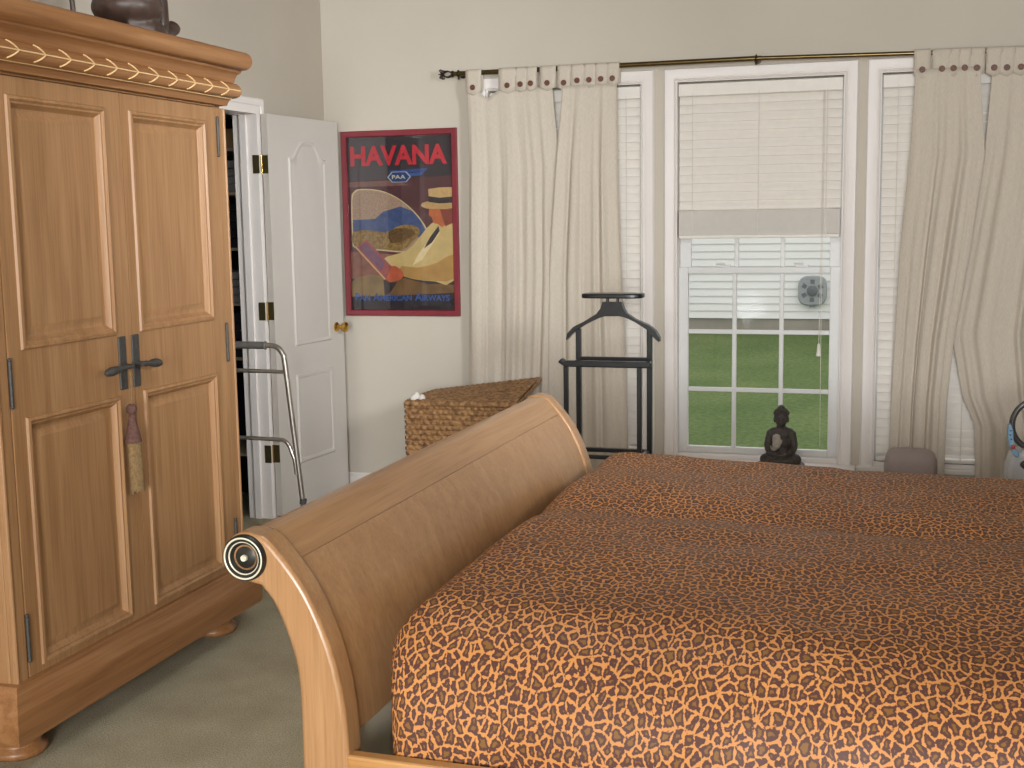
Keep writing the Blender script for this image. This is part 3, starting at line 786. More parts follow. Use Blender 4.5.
for y0, y1 in ((2.10, 2.168), (FY1 - .068, FY1)):
    MB().prism(poly, y0, y1, 'y').build('post', M['bedz'], bed, smooth=40, bevel=.009, segs=3)
icurve = [(p[0], p[1]) for p in spline([(x, z, 0) for x, z in inner], 30)]
def off_strip(pts, d):
    out = []
    for i, p in enumerate(pts):
        a = Vector(pts[max(0, i - 1)]); b = Vector(pts[min(len(pts) - 1, i + 1)]); tg = (b - a).normalized()
        out.append((p[0] - tg.y * d * -1 * -1, p[1] + tg.x * d * -1 * -1))
    return out
low = [p for p in icurve if .50 <= p[1] <= .8445]
low = [(p[0] - .008, p[1]) for p in low]
thick = [(p[0] - .035, p[1] - .01) for p in low]
MB().prism(low + thick[::-1], 2.168, FY1 - .068, 'y').build('curved_panel', M['bedz'], bed, smooth=40)
topi = [(p[0] - .006, p[1] - .001) for p in icurve if p[1] > .8462]
rl = [(cc[0] + (rr - .006) * math.cos(a), cc[1] + (rr - .006) * math.sin(a)) for a in [math.radians(d) for d in range(-75, -280, -15)]]
back = [(-1.150, .812)]
MB().prism(rl + topi + [(topi[-1][0] - .03, topi[-1][1] - .012)] + back, 2.168, FY1 - .068, 'y').build('top_roll', M['bedy'], bed, smooth=40)
MB().box(-1.045, -1.012, 2.168, FY1 - .068, .10, .503).build('lower_board', M['pale_board'], bed, bevel=.003)
MB().box(-.99, 1.02, 2.102, 2.135, .20, .478).build('side_rail', M['railx'], bed, bevel=.006)
MB().box(-.99, 1.02, FY1 - .045, FY1 - .012, .20, .478).build('side_rail', M['railx'], bed, bevel=.006)
MB().box(1.02, 1.08, 2.10, FY1, 0, 1.15).build('headboard', M['bedz'], bed, bevel=.01)
def ring(r0, r1, h): return [(r0, 0), (r0, -h * .6), ((r0 + r1) / 2, -h), (r1, -h * .6), (r1, 0)]
md = MB().lathe([(.001, -.002), (.012, -.002), (.024, .003), (.030, -.003), (.034, -.008), (.042, -.009), (.0455, -.005), (.046, .002)], (cc[0], 2.098, cc[1]), 'y', 40).build('medallion', M['pewter'], bed, smooth=40)
for r, q in ((.0402, .0023), (.0325, .0020)):
    MB().tube([(cc[0] + r * math.cos(a), 2.0905 + (.003 if r < .035 else 0), cc[1] + r * math.sin(a)) for a in [2 * PI * k / 48 for k in range(48)]], q, 8, closed=True).build('medallion_ring', M['silver'], md, smooth=180)
MB().lathe([(.001, -.007), (.003, -.007), (.004, -.0045), (.006, -.005), (.0065, -.002), (.0065, .002)], (cc[0], 2.096, cc[1]), 'y', 20).build('medallion_boss', M['silver'], md, smooth=40)

# leopard coverlet lying on the bed
def drop_curve(s, flat0, flat1, r, hang):
    """arc length s -> (position, drop): flat between, rounded over, hanging at both ends"""
    q = r * PI / 2
    if s < flat0:
        d = flat0 - s
        if d < q: a = d / r; return flat0 - r * math.sin(a), r * (1 - math.cos(a))
        return flat0 - r, r + (d - q)
    if s > flat1:
        d = s - flat1
        if d < q: a = d / r; return flat1 + r * math.sin(a), r * (1 - math.cos(a))
        return flat1 + r, r + (d - q)
    return s, 0
ZT = .722
cov = MB(); uvs = []
nx, ny = 230, 260
y0c, y1c = 2.37, 3.94; ry0 = .225; rx = .085
x0c = -.868; x1c = 1.0
smin = y0c - (ry0 * PI / 2 + .055); smax = y1c + .26
pmin = x0c - (rx * PI / 2 + .14)
for j in range(ny + 1):
    sy = smin + (smax - smin) * j / ny
    if sy < y0c: yy, dy = drop_curve(sy, y0c, y1c, ry0, .05)
    else: yy, dy = drop_curve(sy, y0c, y1c, .10, .1)
    for i in range(nx + 1):
        px = pmin + (x1c - pmin) * i / nx
        xx, dx = drop_curve(px, x0c, 5, rx, .1)
        ex = min(1, dx / rx); ey = min(1, dy / (ry0 if sy < y0c else .10))
        z = ZT - max(dx, dy) - .25 * min(dx, dy) * (1 - max(ex, ey) * .9)
        # round the corner in plan
        k = ex * ey
        xo = xx + .055 * k; yo = yy + (.055 if sy < y0c else -.055) * k
        h = noise.noise(Vector((px * 3.2, sy * 3.6, 0))) * .014 + noise.noise(Vector((px * 9, sy * 5, 3))) * .0045 + noise.noise(Vector((px * 22, sy * 14, 7))) * .0016
        seam = -.014 * math.exp(-((sy - 3.20 - .03 * math.sin(px * 2)) / .10) ** 2)
        crown_ = .012 * math.sin(max(0, min(1, (sy - 2.3) / .9)) * PI) + .004 * math.sin(max(0, min(1, (sy - 3.2) / .8)) * PI)
        fl = 1 - min(1, max(ex, ey))
        z += .013 * max(-1, min(1, -xx * 2.2 - .6)) * (1 - max(ex, ey)) + (h + seam) * (.3 + .7 * fl) + crown_ * fl 
        fr_ = .010 * math.sin(px * 13 + 1.3 * math.sin(px * 4)) * ey + noise.noise(Vector((px * 6, sy * 2, 9))) * .012 * ey
        yo += -abs(fr_) * .7 if sy < y0c else fr_ * .4
        xo += noise.noise(Vector((sy * 5, px * 2, 4))) * .012 * ex
        cov.v.append((xo, yo, z)); uvs.append((px, sy))
for j in range(ny):
    for i in range(nx):
        cov.f.append((j * (nx + 1) + i, j * (nx + 1) + i + 1, (j + 1) * (nx + 1) + i + 1, (j + 1) * (nx + 1) + i)); cov.mi.append(0)
co = cov.build('bedspread', M['leopard'], None, smooth=180, uvs=uvs, loc=(BX, BY, 0))
co.rotation_euler = (0, 0, BR)
tag(co, 'leopard print bedspread covering the mattress of the sleigh bed', 'bedspread')
mt = MB().box(-.90, .99, 2.20, 4.02, .26, .62).build('mattress', M['pale_board'], None, bevel=.05, loc=(BX, BY, 0)); mt.rotation_euler = (0, 0, BR)
mt.parent = bed; mt.location = (0, 0, 0); mt.rotation_euler = (0, 0, 0)

# ------------------------------------------------------------------ wicker hamper
def weave(o_, ux, uy, nrm, wu, wv, rows, cols, amp, corner=None):
    """high-resolution woven face; o_ + u*ux + v*uy"""
    m = MB(); nu, nv = cols * 6, rows * 6; v = []; f = []
    for j in range(nv + 1):
        for i in range(nu + 1):
            u, w = i / nu, j / nv
            r = w * rows; k = int(min(rows - 1, r)); fr = r - k
            ph = u * cols + .5 * (k % 2) + .35 * fr
            h = math.sin(PI * fr) ** .6 * (.35 + .65 * abs(math.sin(PI * ph)) ** .7) if 0 < fr < 1 else 0
            p = Vector(o_) + Vector(ux) * u + Vector(uy) * w + Vector(nrm) * (amp * h)
            if corner: p.z += corner(u, w)
            v.append(p)
    for j in range(nv):
        for i in range(nu): f.append((j * (nu + 1) + i, j * (nu + 1) + i + 1, (j + 1) * (nu + 1) + i + 1, (j + 1) * (nu + 1) + i))
    return v, f
hx0, hx1, hy0, hy1, hz = -2.335, -1.765, 5.80, 6.22, .585
hm = thing('wicker_hamper', 'brown woven wicker hamper with loose lid under the framed poster', 'hamper', ((hx0 + hx1) / 2, (hy0 + hy1) / 2, 0))
m = MB().box(hx0 + .004, hx1 - .004, hy0 + .004, hy1 - .004, 0, hz - .01)
m.add(*weave((hx0, hy0, 0), (hx1 - hx0, 0, 0), (0, 0, hz), (0, -1, 0), 1, 1, 22, 17, .012))
m.add(*weave((hx1, hy0, 0), (0, hy1 - hy0, 0), (0, 0, hz), (1, 0, 0), 1, 1, 22, 12, .012))
m.add(*weave((hx0, hy0, 0), (0, hy1 - hy0, 0), (0, 0, hz), (-1, 0, 0), 1, 1, 22, 12, .012))
m.build('basket', M['wicker'], hm, smooth=180)
lz = hz + .012
def lift(u, w): return .070 * u * w + .010 * u + .004 * math.sin(PI * w)
m = MB(); a = weave((hx0 - .002, hy0 - .016, lz), (hx1 - hx0 + .020, 0, 0), (0, hy1 - hy0 + .03, 0), (0, 0, 1), 1, 1, 15, 20, .007, lift); m.add(*a)
q = weave((hx0 - .002, hy0 - .016, lz - .022), (hx1 - hx0 + .020, 0, 0), (0, hy1 - hy0 + .03, 0), (0, 0, -1), 1, 1, 4, 6, .0, lift); m.add(*q)
q = weave((hx0 - .002, hy0 - .016, lz - .022), (hx1 - hx0 + .020, 0, 0), (0, 0, .022), (0, -1, 0), 1, 1, 1, 20, .006, lambda u, w: .010 * u); m.add(*q)
q = weave((hx1 + .018, hy0 - .016, lz - .022), (0, hy1 - hy0 + .03, 0), (0, 0, .022), (1, 0, 0), 1, 1, 1, 15, .005, lambda u, w: .070 * u + .010); m.add(*q)
q = weave((hx0 - .002, hy0 - .016, lz - .022), (0, hy1 - hy0 + .03, 0), (0, 0, .022), (-1, 0, 0), 1, 1, 1, 15, .005); m.add(*q)
m.build('lid', M['wicker'], hm, smooth=180)
m = MB(); 
for (x, y, z, r) in ((hx0 + .03, hy0 + .03, hz + .024, .018), (hx0 + .072, hy0 + .04, hz + .026, .018), (hx0 + .045, hy0 + .035, hz + .046, .011), (hx0 + .05, hy0 + .05, hz + .02, .018)): m.ball((x, y, z), (r, r, r * 1.1), 10, 7)
remeshed(m, 'liner', M['white_cloth'], hm, .005, 1)['label'] = 'white cloth liner bunched out of the hamper corner'

# ------------------------------------------------------------------ black valet stand
vs = thing('valet_stand', 'black wooden valet stand with hanger and tray before the left curtains', 'valet stand', (-1.19, 5.38, 0))
VY = 5.40
hang = [(-1.225, 1.13), (-1.14, 1.13), (-1.125, 1.085), (-1.08, 1.055), (-1.019, 1.029), (-.989, 1.005), (-.971, .975), (-.974, .96), (-1.007, .981), (-1.031, 1.011), (-1.08, 1.043), (-1.128, 1.064), (-1.184, 1.071), (-1.233, 1.063), (-1.277, 1.044), (-1.327, 1.017), (-1.365, .989), (-1.39, .964), (-1.387, .988), (-1.358, 1.019), (-1.308, 1.044), (-1.252, 1.078)]
top_ = [(-1.392, .962), (-1.387, .988), (-1.358, 1.019), (-1.308, 1.044), (-1.252, 1.078), (-1.235, 1.10), (-1.225, 1.13), (-1.14, 1.13), (-1.130, 1.10), (-1.118, 1.080), (-1.08, 1.055), (-1.019, 1.029), (-.989, 1.005), (-.971, .975), (-.972, .958)]
bot_ = [(-1.389, .960), (-1.372, .979), (-1.345, 1.004), (-1.300, 1.031), (-1.255, 1.053), (-1.238, 1.060), (-1.215, 1.067), (-1.150, 1.068), (-1.130, 1.064), (-1.110, 1.057), (-1.08, 1.043), (-1.031, 1.013), (-1.007, .985), (-.985, .965), (-.975, .957)]
m = MB(); n = len(top_); v = []; f = []
for y in (VY - .022, VY + .022):
    v += [(x, y, z) for x, z in top_] + [(x, y, z) for x, z in bot_]
for k in range(n - 1):
    f += [(k, k + 1, n + k + 1, n + k), (2 * n + k, 3 * n + k, 3 * n + k + 1, 2 * n + k + 1), (k, 2 * n + k, 2 * n + k + 1, k + 1), (n + k, n + k + 1, 3 * n + k + 1, 3 * n + k)]
f += [(0, n, 3 * n, 2 * n), (n - 1, 3 * n - 1, 4 * n - 1, 2 * n - 1)]
m.add(v, f).build('hanger', M['black'], vs, bevel=.007, segs=3, smooth=40)
m = MB(); tp = [(-1.18 + .137 * math.copysign(abs(math.cos(a)) ** .45, math.cos(a)), VY + .062 * math.copysign(abs(math.sin(a)) ** .45, math.sin(a))) for a in [2 * PI * k / 40 for k in range(40)]]
m.prism(tp, 1.148, 1.168, 'z'); m.build('tray', M['black'], vs, bevel=.005, smooth=40)
for x in (-1.205, -1.160): MB().tube([(x, VY, 1.125), (x, VY, 1.15)], .0065, 10).build('tray_peg', M['black'], vs, smooth=60)
for x in (-1.338, -1.018): MB().box(x - .011, x + .011, VY - .014, VY + .014, .02, 1.01).build('post', M['black'], vs, bevel=.003)
for x in (-1.361, -1.036): MB().box(x - .0095, x + .0095, VY - .155, VY - .130, .02, .86).build('front_leg', M['black'], vs, bevel=.003)
MB().box(-1.338, -1.018, VY - .012, VY + .008, .868, .886).build('cross_bar', M['black'], vs, bevel=.003)
m = MB().prism([(-1.393, .877), (-1.377, .895), (-1.362, .884), (-.982, .884), (-.985, .857), (-1.362, .857)], VY - .165, VY - .13, 'y').build('trouser_bar', M['black'], vs, bevel=.005)
for x in (-1.338, -1.018): MB().box(x - .010, x + .010, VY - .15, VY + .01, .858, .874).build('side_bar', M['black'], vs, bevel=.003)
MB().box(-1.345, -1.01, VY - .012, VY + .012, .456, .475).build('shoe_rail', M['black'], vs, bevel=.003)
MB().box(-1.365, -1.03, VY - .155, VY - .135, .452, .470).build('shoe_rail', M['black'], vs, bevel=.003)
for x in (-1.350, -1.027): MB().box(x - .014, x + .014, VY - .20, VY + .07, 0, .028).build('foot', M['black'], vs, bevel=.006)
for x in (-1.350, -1.027): MB().box(x - .012, x + .012, VY - .15, VY + .01, .455, .472).build('side_bar', M['black'], vs, bevel=.003)

# ------------------------------------------------------------------ walking frame
wk = thing('walking_frame', 'aluminium walking frame with grey grip before the open closet door', 'walker', (-2.8, 4.90, 0))
def wside(y):
    p = [(-3.005, y, .025), (-2.985, y, .86), (-2.975, y, .915), (-2.945, y, .932), (-2.80, y, .934), (-2.735, y, .930), (-2.700, y, .895), (-2.688, y, .83), (-2.645, y, .40), (-2.608, y, .025)]
    MB().tube(spline(p, 5), .0125, 12).build('side_tube', M['alu'], wk, smooth=60)
    MB().tube([(-2.935, y, .934), (-2.79, y, .934)], .0175, 14).lathe([(.019, -.004), (.021, 0), (.019, .004)], (-2.788, y, .934), 'x', 14).build('grip', M['grip'], wk, smooth=50)
    MB().tube([(-2.985, y, .815), (-2.69, y, .812)], .0095, 10).build('side_brace', M['alu'], wk, smooth=60)
    MB().tube(spline([(-2.993, y, .495), (-2.75, y, .492), (-2.71, y, .488), (-2.685, y, .465), (-2.672, y, .43), (-2.660, y, .40), (-2.652, y, .33)], 5), .0095, 10).build('side_brace', M['alu'], wk, smooth=60)
    for x0, x1 in ((-3.005, -3.0035), (-2.608, -2.6235)):
        MB().tube([(x0, y, .0), (x0 * .9 + x1 * .1, y, .05)], [.017, .0145], 12).build('rubber_foot', M['rubber'], wk, smooth=50)
    MB().tube([(-2.6255, y, .19), (-2.6215, y, .215)], .016, 12).build('leg_collar', M['rubber'], wk, smooth=50)
wside(5.20); wside(4.60)
for z in (.80, .48): MB().tube([(-2.99, 4.60, z), (-2.99, 5.20, z)], .0095, 10).build('cross_brace', M['alu'], wk, smooth=60)

# ------------------------------------------------------------------ framed poster
px0, px1, pz0, pz1 = -2.912, -2.241, .980, 1.985
ps = thing('framed_poster', 'red framed travel poster reading HAVANA on the wall right of the door', 'poster', ((px0 + px1) / 2, W - .012, (pz0 + pz1) / 2))
fwid = .034
m = MB(); pr = [(0, 0), (0, .018), (.006, .024), (.018, .020), (.028, .018), (fwid, .010), (fwid, 0)]
v = []; f = []
for i, h in pr: v += [(px0 + i, W - .001 - h, pz0 + i), (px1 - i, W - .001 - h, pz0 + i), (px1 - i, W - .001 - h, pz1 - i), (px0 + i, W - .001 - h, pz1 - i)]
for r_ in range(len(pr) - 1):
    for k in range(4): f.append((r_ * 4 + k, r_ * 4 + (k + 1) % 4, r_ * 4 + 4 + (k + 1) % 4, r_ * 4 + 4 + k))
m.add(v, f)
M['frame_red'] = plain('dark_red_frame', rgb(132, 50, 58), 0.4, var=0.1, nscale=12)
m.build('frame', M['frame_red'], ps, smooth=30)
ux0, ux1, uz0, uz1 = px0 + fwid, px1 - fwid, pz0 + fwid, pz1 - fwid
def UV(u, w, layer): return (ux0 + (ux1 - ux0) * u, W - .003 - .00025 * layer, uz1 - (uz1 - uz0) * w)
pm = MB(); pmats = []; lay = [0]
def pcol(c, var=0.12, ns=40):
    pmats.append(plain('print_ink_and_glare', rgb(*c), 0.6, var=var, nscale=ns)); return len(pmats) - 1
def patch(pts, c, sm=0, var=0.12, ns=40, closed=True):
    if sm: pts = [(p[0], p[1]) for p in spline([(a, b, 0) for a, b in pts], sm, True)]
    pts = [(min(1, max(0, a)), min(1, max(0, b))) for a, b in pts]
    lay[0] += 1
    bm = bmesh.new(); vs_ = [bm.verts.new(UV(a, b, lay[0])) for a, b in pts]
    try: fc = bm.faces.new(vs_); bmesh.ops.triangulate(bm, faces=[fc])
    except ValueError: pass
    bm.verts.index_update()
    pm.add([x.co.copy() for x in bm.verts], [[q.index for q in fc.verts] for fc in bm.faces], pcol(c, var, ns)); bm.free()
patch([(0, 0), (1, 0), (1, 1), (0, 1)], (54, 46, 52))
patch([(0, .0), (.36, 0), (.40, .26), (0, .27)], (78, 70, 74), var=.1)  # paler grey: reflection on the picture glass, painted into the print
patch([(0, .25), (1, .23), (1, .70), (0, .70)], (92, 52, 54))
patch([(0, .255), (.45, .25), (.6, .28), (0, .285)], (132, 92, 84))
# cabin window with town, bay and hills
win = [(.02, .36), (.05, .31), (.12, .295), (.30, .305), (.46, .345), (.60, .41), (.70, .48), (.76, .545), (.78, .60), (.74, .655), (.55, .668), (.30, .655), (.05, .64), (.02, .58)]
patch(win, (226, 204, 150), 3)
win2 = [((a - .4) * .965 + .4, (b - .49) * .965 + .49) for a, b in win]
patch(win2, (176, 146, 122), 3, var=.35, ns=160)
patch([(.03, .475), (.25, .47), (.33, .43), (.50, .40), (.62, .43), (.70, .49), (.755, .56), (.70, .58), (.30, .56), (.03, .56)], (70, 88, 132), 0, var=.2)
patch([(.03, .545), (.2, .535), (.35, .55), (.45, .52), (.55, .505), (.66, .52), (.68, .56), (.60, .61), (.50, .655), (.30, .645), (.04, .63)], (150, 118, 66), 2, var=.45, ns=90)
patch([(.38, .545), (.50, .525), (.60, .535), (.64, .56), (.52, .60), (.40, .61)], (110, 80, 40), 2, var=.4, ns=90)
patch([(0, .66), (.5, .68), (.5, .80), (0, .82)], (146, 92, 74), 0, var=.25, ns=20)
# traveller: trousers, jacket, head with straw hat, hand and book
patch([(.0, .84), (.10, .805), (.28, .80), (.36, .86), (.36, .93), (0, .95)], (150, 122, 78), 2, var=.2, ns=15)
patch([(.36, .87), (.42, .83), (.52, .815), (.75, .85), (1, .855), (1, .93), (.36, .94)], (128, 94, 54), 2, var=.25, ns=15)
patch([(.0, .925), (.4, .92), (1, .90), (1, 1), (0, 1)], (48, 40, 44), 0)
patch([(.33, .80), (.44, .795), (.44, .85), (.34, .92), (.32, .87)], (56, 44, 44), 2)
patch([(.30, .725), (.36, .69), (.52, .665), (.62, .62), (.72, .55), (.80, .50), (.90, .47), (1, .46), (1, .83), (.82, .835), (.60, .82), (.47, .79), (.40, .745)], (214, 186, 124), 2, var=.12, ns=10)
patch([(.50, .745), (.66, .755), (.85, .725), (1, .68), (1, .82), (.82, .832), (.60, .818), (.48, .79)], (194, 150, 82), 2, var=.15, ns=10)
patch([(.60, .745), (.66, .68), (.74, .62), (.85, .56), (.88, .55), (.78, .64), (.70, .71)], (236, 216, 166), 1, var=.08)
patch([(.72, .645), (.78, .58), (.865, .515), (.875, .545), (.80, .61)], (58, 50, 54), 1)
patch([(.78, .415), (.98, .41), (.99, .48), (.90, .525), (.86, .505), (.82, .50), (.80, .465), (.775, .455)], (196, 106, 58), 1, var=.2, ns=20)
patch([(.88, .42), (1, .41), (1, .50), (.93, .52)], (140, 66, 52), 1)
patch([(.70, .395), (.76, .375), (.95, .37), (1, .375), (1, .415), (.88, .42), (.75, .415)], (196, 158, 100), 2, var=.1)
patch([(.775, .305), (.88, .297), (1, .297), (1, .39), (.78, .38)], (208, 170, 112), 1, var=.12)
patch([(.775, .345), (.88, .355), (1, .35), (1, .385), (.88, .388), (.775, .378)], (48, 40, 44), 0)
patch([(.32, .755), (.44, .745), (.52, .79), (.48, .825), (.38, .84), (.31, .80)], (196, 96, 62), 2, var=.2, ns=20)
patch([(.06, .635), (.165, .59), (.40, .745), (.36, .80), (.345, .825)], (168, 84, 78), 0, var=.12)
patch([(.085, .636), (.16, .605), (.34, .725), (.30, .775)], (128, 84, 108), 0, var=.1)
patch([(.05, .637), (.06, .63), (.345, .82), (.33, .825)], (216, 170, 120), 0)
# airline badge: speed stripes and hexagon
patch([(.40, .195), (.78, .185), (.75, .205), (.42, .212)], (50, 76, 140), 0)
patch([(.55, .213), (.74, .208), (.71, .226), (.56, .23)], (58, 92, 158), 0)
def hexa(s): return [(.50 + s * a, .232 + s * b * .56) for a, b in ((-.115, 0), (-.07, -.055), (.07, -.055), (.115, 0), (.07, .055), (-.07, .055))]
patch(hexa(1.0), (176, 188, 196), 0); patch(hexa(.88), (36, 62, 122), 0)
pm.build('picture_and_glare', pmats, ps)
def place_text(txt, u, w, size, bold, mat, name, width=None, tall=1.0, **kw):
    v, f = text_mesh(txt, size, bold, **kw)
    xs = [p.x for p in v]; ys = [p.y for p in v]; sx = 1.0
    if width: sx = width * (ux1 - ux0) / (max(xs) - min(xs))
    cxm = (max(xs) + min(xs)) / 2; cym = (max(ys) + min(ys)) / 2
    c = UV(u, w, 0); m = MB(); m.add([(c[0] + (p.x - cxm) * sx, c[1] - .0135 - p.z * 0 - (.0003 if p.z > 0 else 0), c[2] + (p.y - cym) * tall) for p in v], f)
    return m.build(name, mat, ps)
M['ink_red'] = plain('red_ink', rgb(206, 44, 58), 0.6, var=.1, nscale=20); M['ink_cream'] = plain('cream_ink', rgb(214, 206, 176), 0.6); M['ink_blue'] = plain('blue_ink', rgb(58, 98, 168), 0.6, var=.12)
place_text('HAVANA', .50, .108, .14, .005, M['ink_red'], 'title_lettering', .93, 1.0)['label'] = 'red block letters HAVANA'
place_text('PAA', .50, .232, .030, .0006, M['ink_cream'], 'badge_lettering', .13)
place_text('Pan American Airways', .50, .925, .058, .0012, M['ink_blue'], 'airline_lettering', .92, 1.0, small_caps=True)
MB().box(ux0 - .001, ux1 + .001, W - .0185, W - .0175, uz0 - .001, uz1 + .001).build('glass', M['picture_glass'], ps)

# ------------------------------------------------------------------ behind the bed on the right
st = thing('padded_stool', 'low mauve grey rounded padded stool behind the bed below right curtain', 'stool', (.095, 5.98, 0))
sp = [(.095 + .118 * math.copysign(abs(math.cos(a)) ** .55, math.cos(a)), 5.98 + .11 * math.copysign(abs(math.sin(a)) ** .55, math.sin(a))) for a in [2 * PI * k / 36 for k in range(36)]]
m = MB(); v = []; f = []
for s_, z in ((.98, .14), (1, .16), (1.0, .33), (.97, .37), (.88, .395), (.7, .408), (.4, .412), (.1, .413)):
    v += [(.095 + (x - .095) * s_, 5.98 + (y - 5.98) * s_, z) for x, y in sp]
for j in range(7):
    for k in range(36): f.append((j * 36 + k, j * 36 + (k + 1) % 36, (j + 1) * 36 + (k + 1) % 36, (j + 1) * 36 + k))
f.append(tuple(range(35, -1, -1))); f.append(tuple(7 * 36 + k for k in range(36)))
m.add(v, f).build('cushion', M['mauve'], st, smooth=60)
for dx in (-.08, .08):
    for dy in (-.07, .07): MB().tube([(.095 + dx, 5.98 + dy, 0), (.095 + dx, 5.98 + dy, .15)], [.012, .018], 10).build('leg', M['doakz'], st, smooth=60)

ap = thing('upright_appliance', 'pale grey upright appliance with dark ring handle at the right picture edge', 'appliance', (.60, 5.55, 0))
bp = [(.472, 0), (.468, .30), (.470, .44), (.485, .49), (.53, .52), (.62, .53), (.70, .50), (.72, .40), (.72, 0)]
MB().prism(bp, 5.47, 5.63, 'y').build('housing', M['appl_white'], ap, bevel=.02, segs=3, smooth=40)
pn = MB().prism([(.466, .625), (.478, .628), (.486, .60), (.488, .57), (.497, .53), (.512, .505), (.508, .49), (.490, .50), (.472, .54), (.465, .58)], 5.452, 5.50, 'y').build('control_panel', M['appl_blue'], ap, bevel=.004)
for x, z, r in ((.476, .603, .004), (.475, .585, .004), (.479, .567, .004)): MB().ball((x, 5.451, z), (r, .003, r * .7), 8, 6).build('button', M['appl_dark'], pn, smooth=180)
MB().ball((.487, 5.451, .535), (.009, .005, .010), 10, 6).build('button', M['appl_red'], pn, smooth=180)['label'] = 'red button'
rc = (.575, .617)
MB().tube([(rc[0] + .088 * math.cos(a), 5.53, rc[1] + .1 * math.sin(a)) for a in [2 * PI * k / 40 for k in range(40)]], .0125, 10, closed=True).build('ring_handle', M['appl_dark'], ap, smooth=180)
MB().ball((.555, 5.468, .46), (.038, .012, .022), 16, 8).build('dark_badge', M['appl_dark'], ap, smooth=180)

# ------------------------------------------------------------------ closet contents seen past the jamb
sh = MB().box(-3.62, -3.145, 5.66, 5.675, .0, 2.2)
cs = thing('closet_shelves', 'dark narrow closet shelves seen between armoire and door jamb', 'shelves', (-3.4, 5.9, 0))
m = MB()
for x in (-3.64, -3.16): m.box(x - .01, x + .01, 5.70, 6.15, 0, 2.25)
m.box(-3.64, -3.16, 6.14, 6.15, 0, 2.25); m.build('side_board', M['navy_cloth'], cs)
for z in (.3, .8, 1.08, 1.36, 1.64, 1.86, 2.06): MB().box(-3.63, -3.17, 5.70, 6.14, z, z + .015).build('shelf_board', M['pale_board'], cs)
MB().box(-3.60, -3.172, 5.705, 6.0, 1.875, 1.97).build('storage_box', M['tan_box'], None, bevel=.004, loc=(-3.38, 5.85, 1.875))
tag(bpy.data.objects['storage_box'], 'tan box on the high shelf inside the closet', 'box')
def folded(x0, x1, z0, n, th, mat, label):
    m = MB()
    for k in range(n): m.box(x0 + .004 * (k % 2), x1 - .005 * ((k + 1) % 2), 5.706 + .006 * (k % 3), 6.0, z0 + k * th, z0 + (k + 1) * th - .002)
    o = m.build('folded_clothes', mat, None, bevel=.008, segs=3, loc=((x0 + x1) / 2, 5.85, z0)); tag(o, label, 'clothes')
folded(-3.60, -3.175, 1.655, 4, .04, M['grey_cloth'], 'folded pale grey clothes on the closet shelf below the tan box')
folded(-3.60, -3.175, 1.375, 5, .045, M['navy_cloth'], 'tall folded dark clothes at mid height on the closet shelves')
folded(-3.60, -3.175, 1.095, 4, .04, M['grey_cloth'], 'folded pale grey clothes on the closet shelf level with middle hinge')
folded(-3.60, -3.175, .815, 5, .045, M['navy_cloth'], 'folded dark clothes on the closet shelf behind the walker grip')
b_ = MB(); b_.lathe([(.10, 0), (.115, .02), (.125, .26), (.13, .27), (.12, .27), (.11, .03)], (-3.05 - .16, 5.36, 0), 'z', 24)
tag(b_.build('waste_bin', M['bluegrey'], None, smooth=50, loc=(-3.21, 5.36, 0)), 'blue grey bin on the closet floor behind the walker', 'bin')

# ------------------------------------------------------------------ outdoors
g = struct('ground_lawn', MB().box(-30, 30, W + .16, 60, -.14, -.045), M['grass'])
HY = 17.0
hs = thing('neighbour_house', 'neighbouring house with pale horizontal siding beyond the lawn', 'house', (-2, HY, -.045))
m = MB(); z = .125; v = []; f = []
k = 0
while z < 3.4:
    v += [(-14, HY - .016, z), (12, HY - .016, z), (12, HY, z + .10), (-14, HY, z + .10)]; f.append((k, k + 1, k + 2, k + 3)); f.append((k, k + 1, k + 5, k + 4)) if False else None
    k += 4; z += .10
m.add(v, f)
k0 = MB().box(-14, 12, HY, HY + .3, .12, 3.45); m.add(k0.v, k0.f)
z = .125
while z < 3.4: m.box(-14, 12, HY - .016, HY, z - .004, z + .002); z += .10
m.build('siding', M['siding'], hs)
MB().box(-14, 12, HY + .01, HY + .3, -.05, .125).build('foundation', M['concrete'], hs)
MB().prism([(HY - .5, 3.40), (HY + .3, 3.40), (HY + 3, 5.0), (HY + 2.9, 5.1)], -14.3, 12.3, 'x').build('roof', M['vent_dark'], hs)
vf = thing('wall_vent', 'round grey vent fan mounted on the pale siding outside', 'vent', (-1.02, HY - .06, .50))
rp = [(-1.02 + .185 * math.copysign(abs(math.cos(a)) ** .6, math.cos(a)), .50 + .195 * math.copysign(abs(math.sin(a)) ** .6, math.sin(a))) for a in [2 * PI * k / 40 for k in range(40)]]
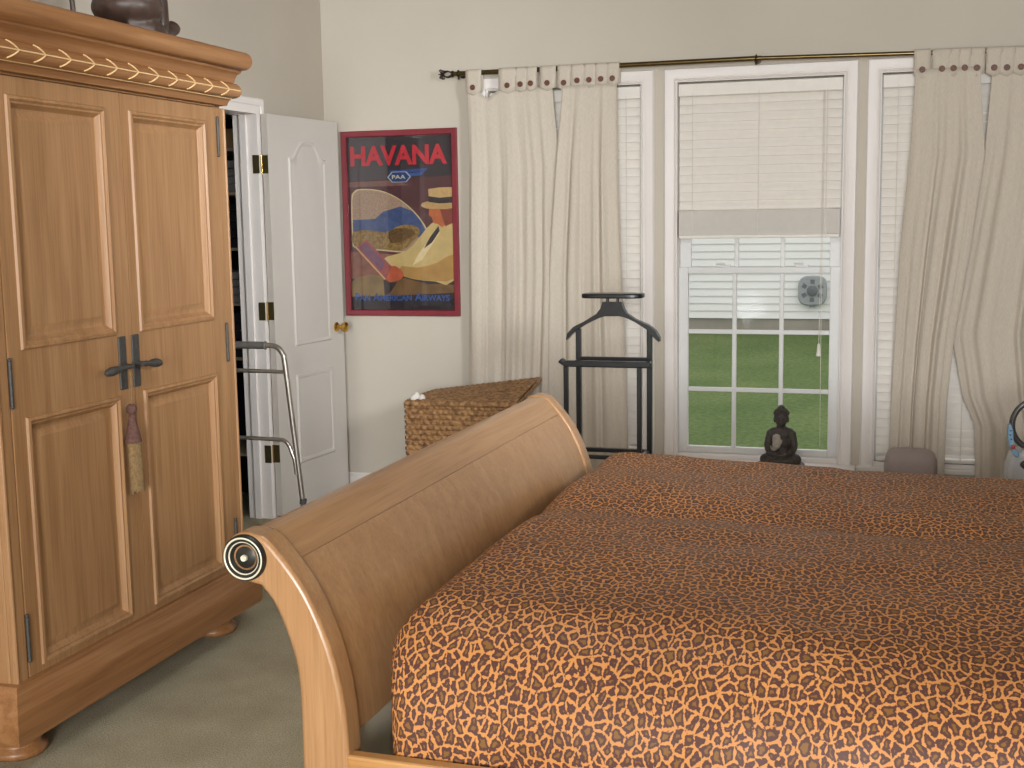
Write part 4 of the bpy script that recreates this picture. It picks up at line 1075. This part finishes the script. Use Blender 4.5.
MB().prism(rp, HY - .11, HY - .01, 'y').build('housing', M['window_grey'], vf, bevel=.015, smooth=40)
MB().lathe([(.001, 0), (.07, 0), (.07, -.02), (.05, -.03), (.001, -.03)], (-1.02, HY - .11, .50), 'y', 24).build('hub', M['vent_dark'], vf, smooth=40)
for k in range(6):
    a = k * PI / 3 + .5; m = MB()
    m.prism([(-1.02 + r_ * math.cos(a + d), .50 + r_ * math.sin(a + d)) for r_, d in ((.095, -.28), (.15, -.20), (.15, .20), (.095, .28))], HY - .116, HY - .108, 'y'); m.build('slot', M['vent_dark'], vf)
MB().box(-1.05, -.99, HY - .115, HY - .02, .285, .315).build('outlet', M['vent_dark'], vf, bevel=.005)

# ------------------------------------------------------------------ light
wd = bpy.data.worlds.new('sky'); sc.world = wd; wd.use_nodes = True
nt = wd.node_tree; bg = nt.nodes['Background']
bg.inputs[0].default_value = (1.0, 0.985, 0.99, 1); bg.inputs[1].default_value = 1.4
def area(name, loc, target, size, power, col, sy=None):
    l = bpy.data.lights.new(name, 'AREA'); l.energy = power; l.size = size; l.color = col
    if sy: l.shape = 'RECTANGLE'; l.size_y = sy
    o = bpy.data.objects.new(name, l); C.objects.link(o); o.location = loc
    o.rotation_euler = (Vector(target) - Vector(loc)).to_track_quat('-Z', 'Y').to_euler(); return o
area('window_wall_fill', (-.9, 2.6, 2.86), (-1.5, 5.4, .6), .9, 26, (.94, .975, 1.0))  # added overhead fill, unseen, tilted to brighten the window wall
area('camera_flash', (.06, -.05, 1.62), (-1.7, 5.5, .9), .12, 9, (.96, .98, 1.0))
area('rear_fill', (.4, -4.0, 1.5), (-1.6, 4.5, .9), 1.6, 440, (.94, .975, 1.0))  # added large frontal fill, unseen, far behind the camera
sl = area('side_fill', (1.2, 2.6, 2.05), (-3.0, 5.4, 1.5), .7, 21, (.94, .975, 1.0)); sl.data.spread = math.radians(56)  # added unseen fill from the right, brightens door and left wall
sc.view_settings.view_transform = 'Standard'; sc.view_settings.look = 'None'
sc.view_settings.exposure = 0.0
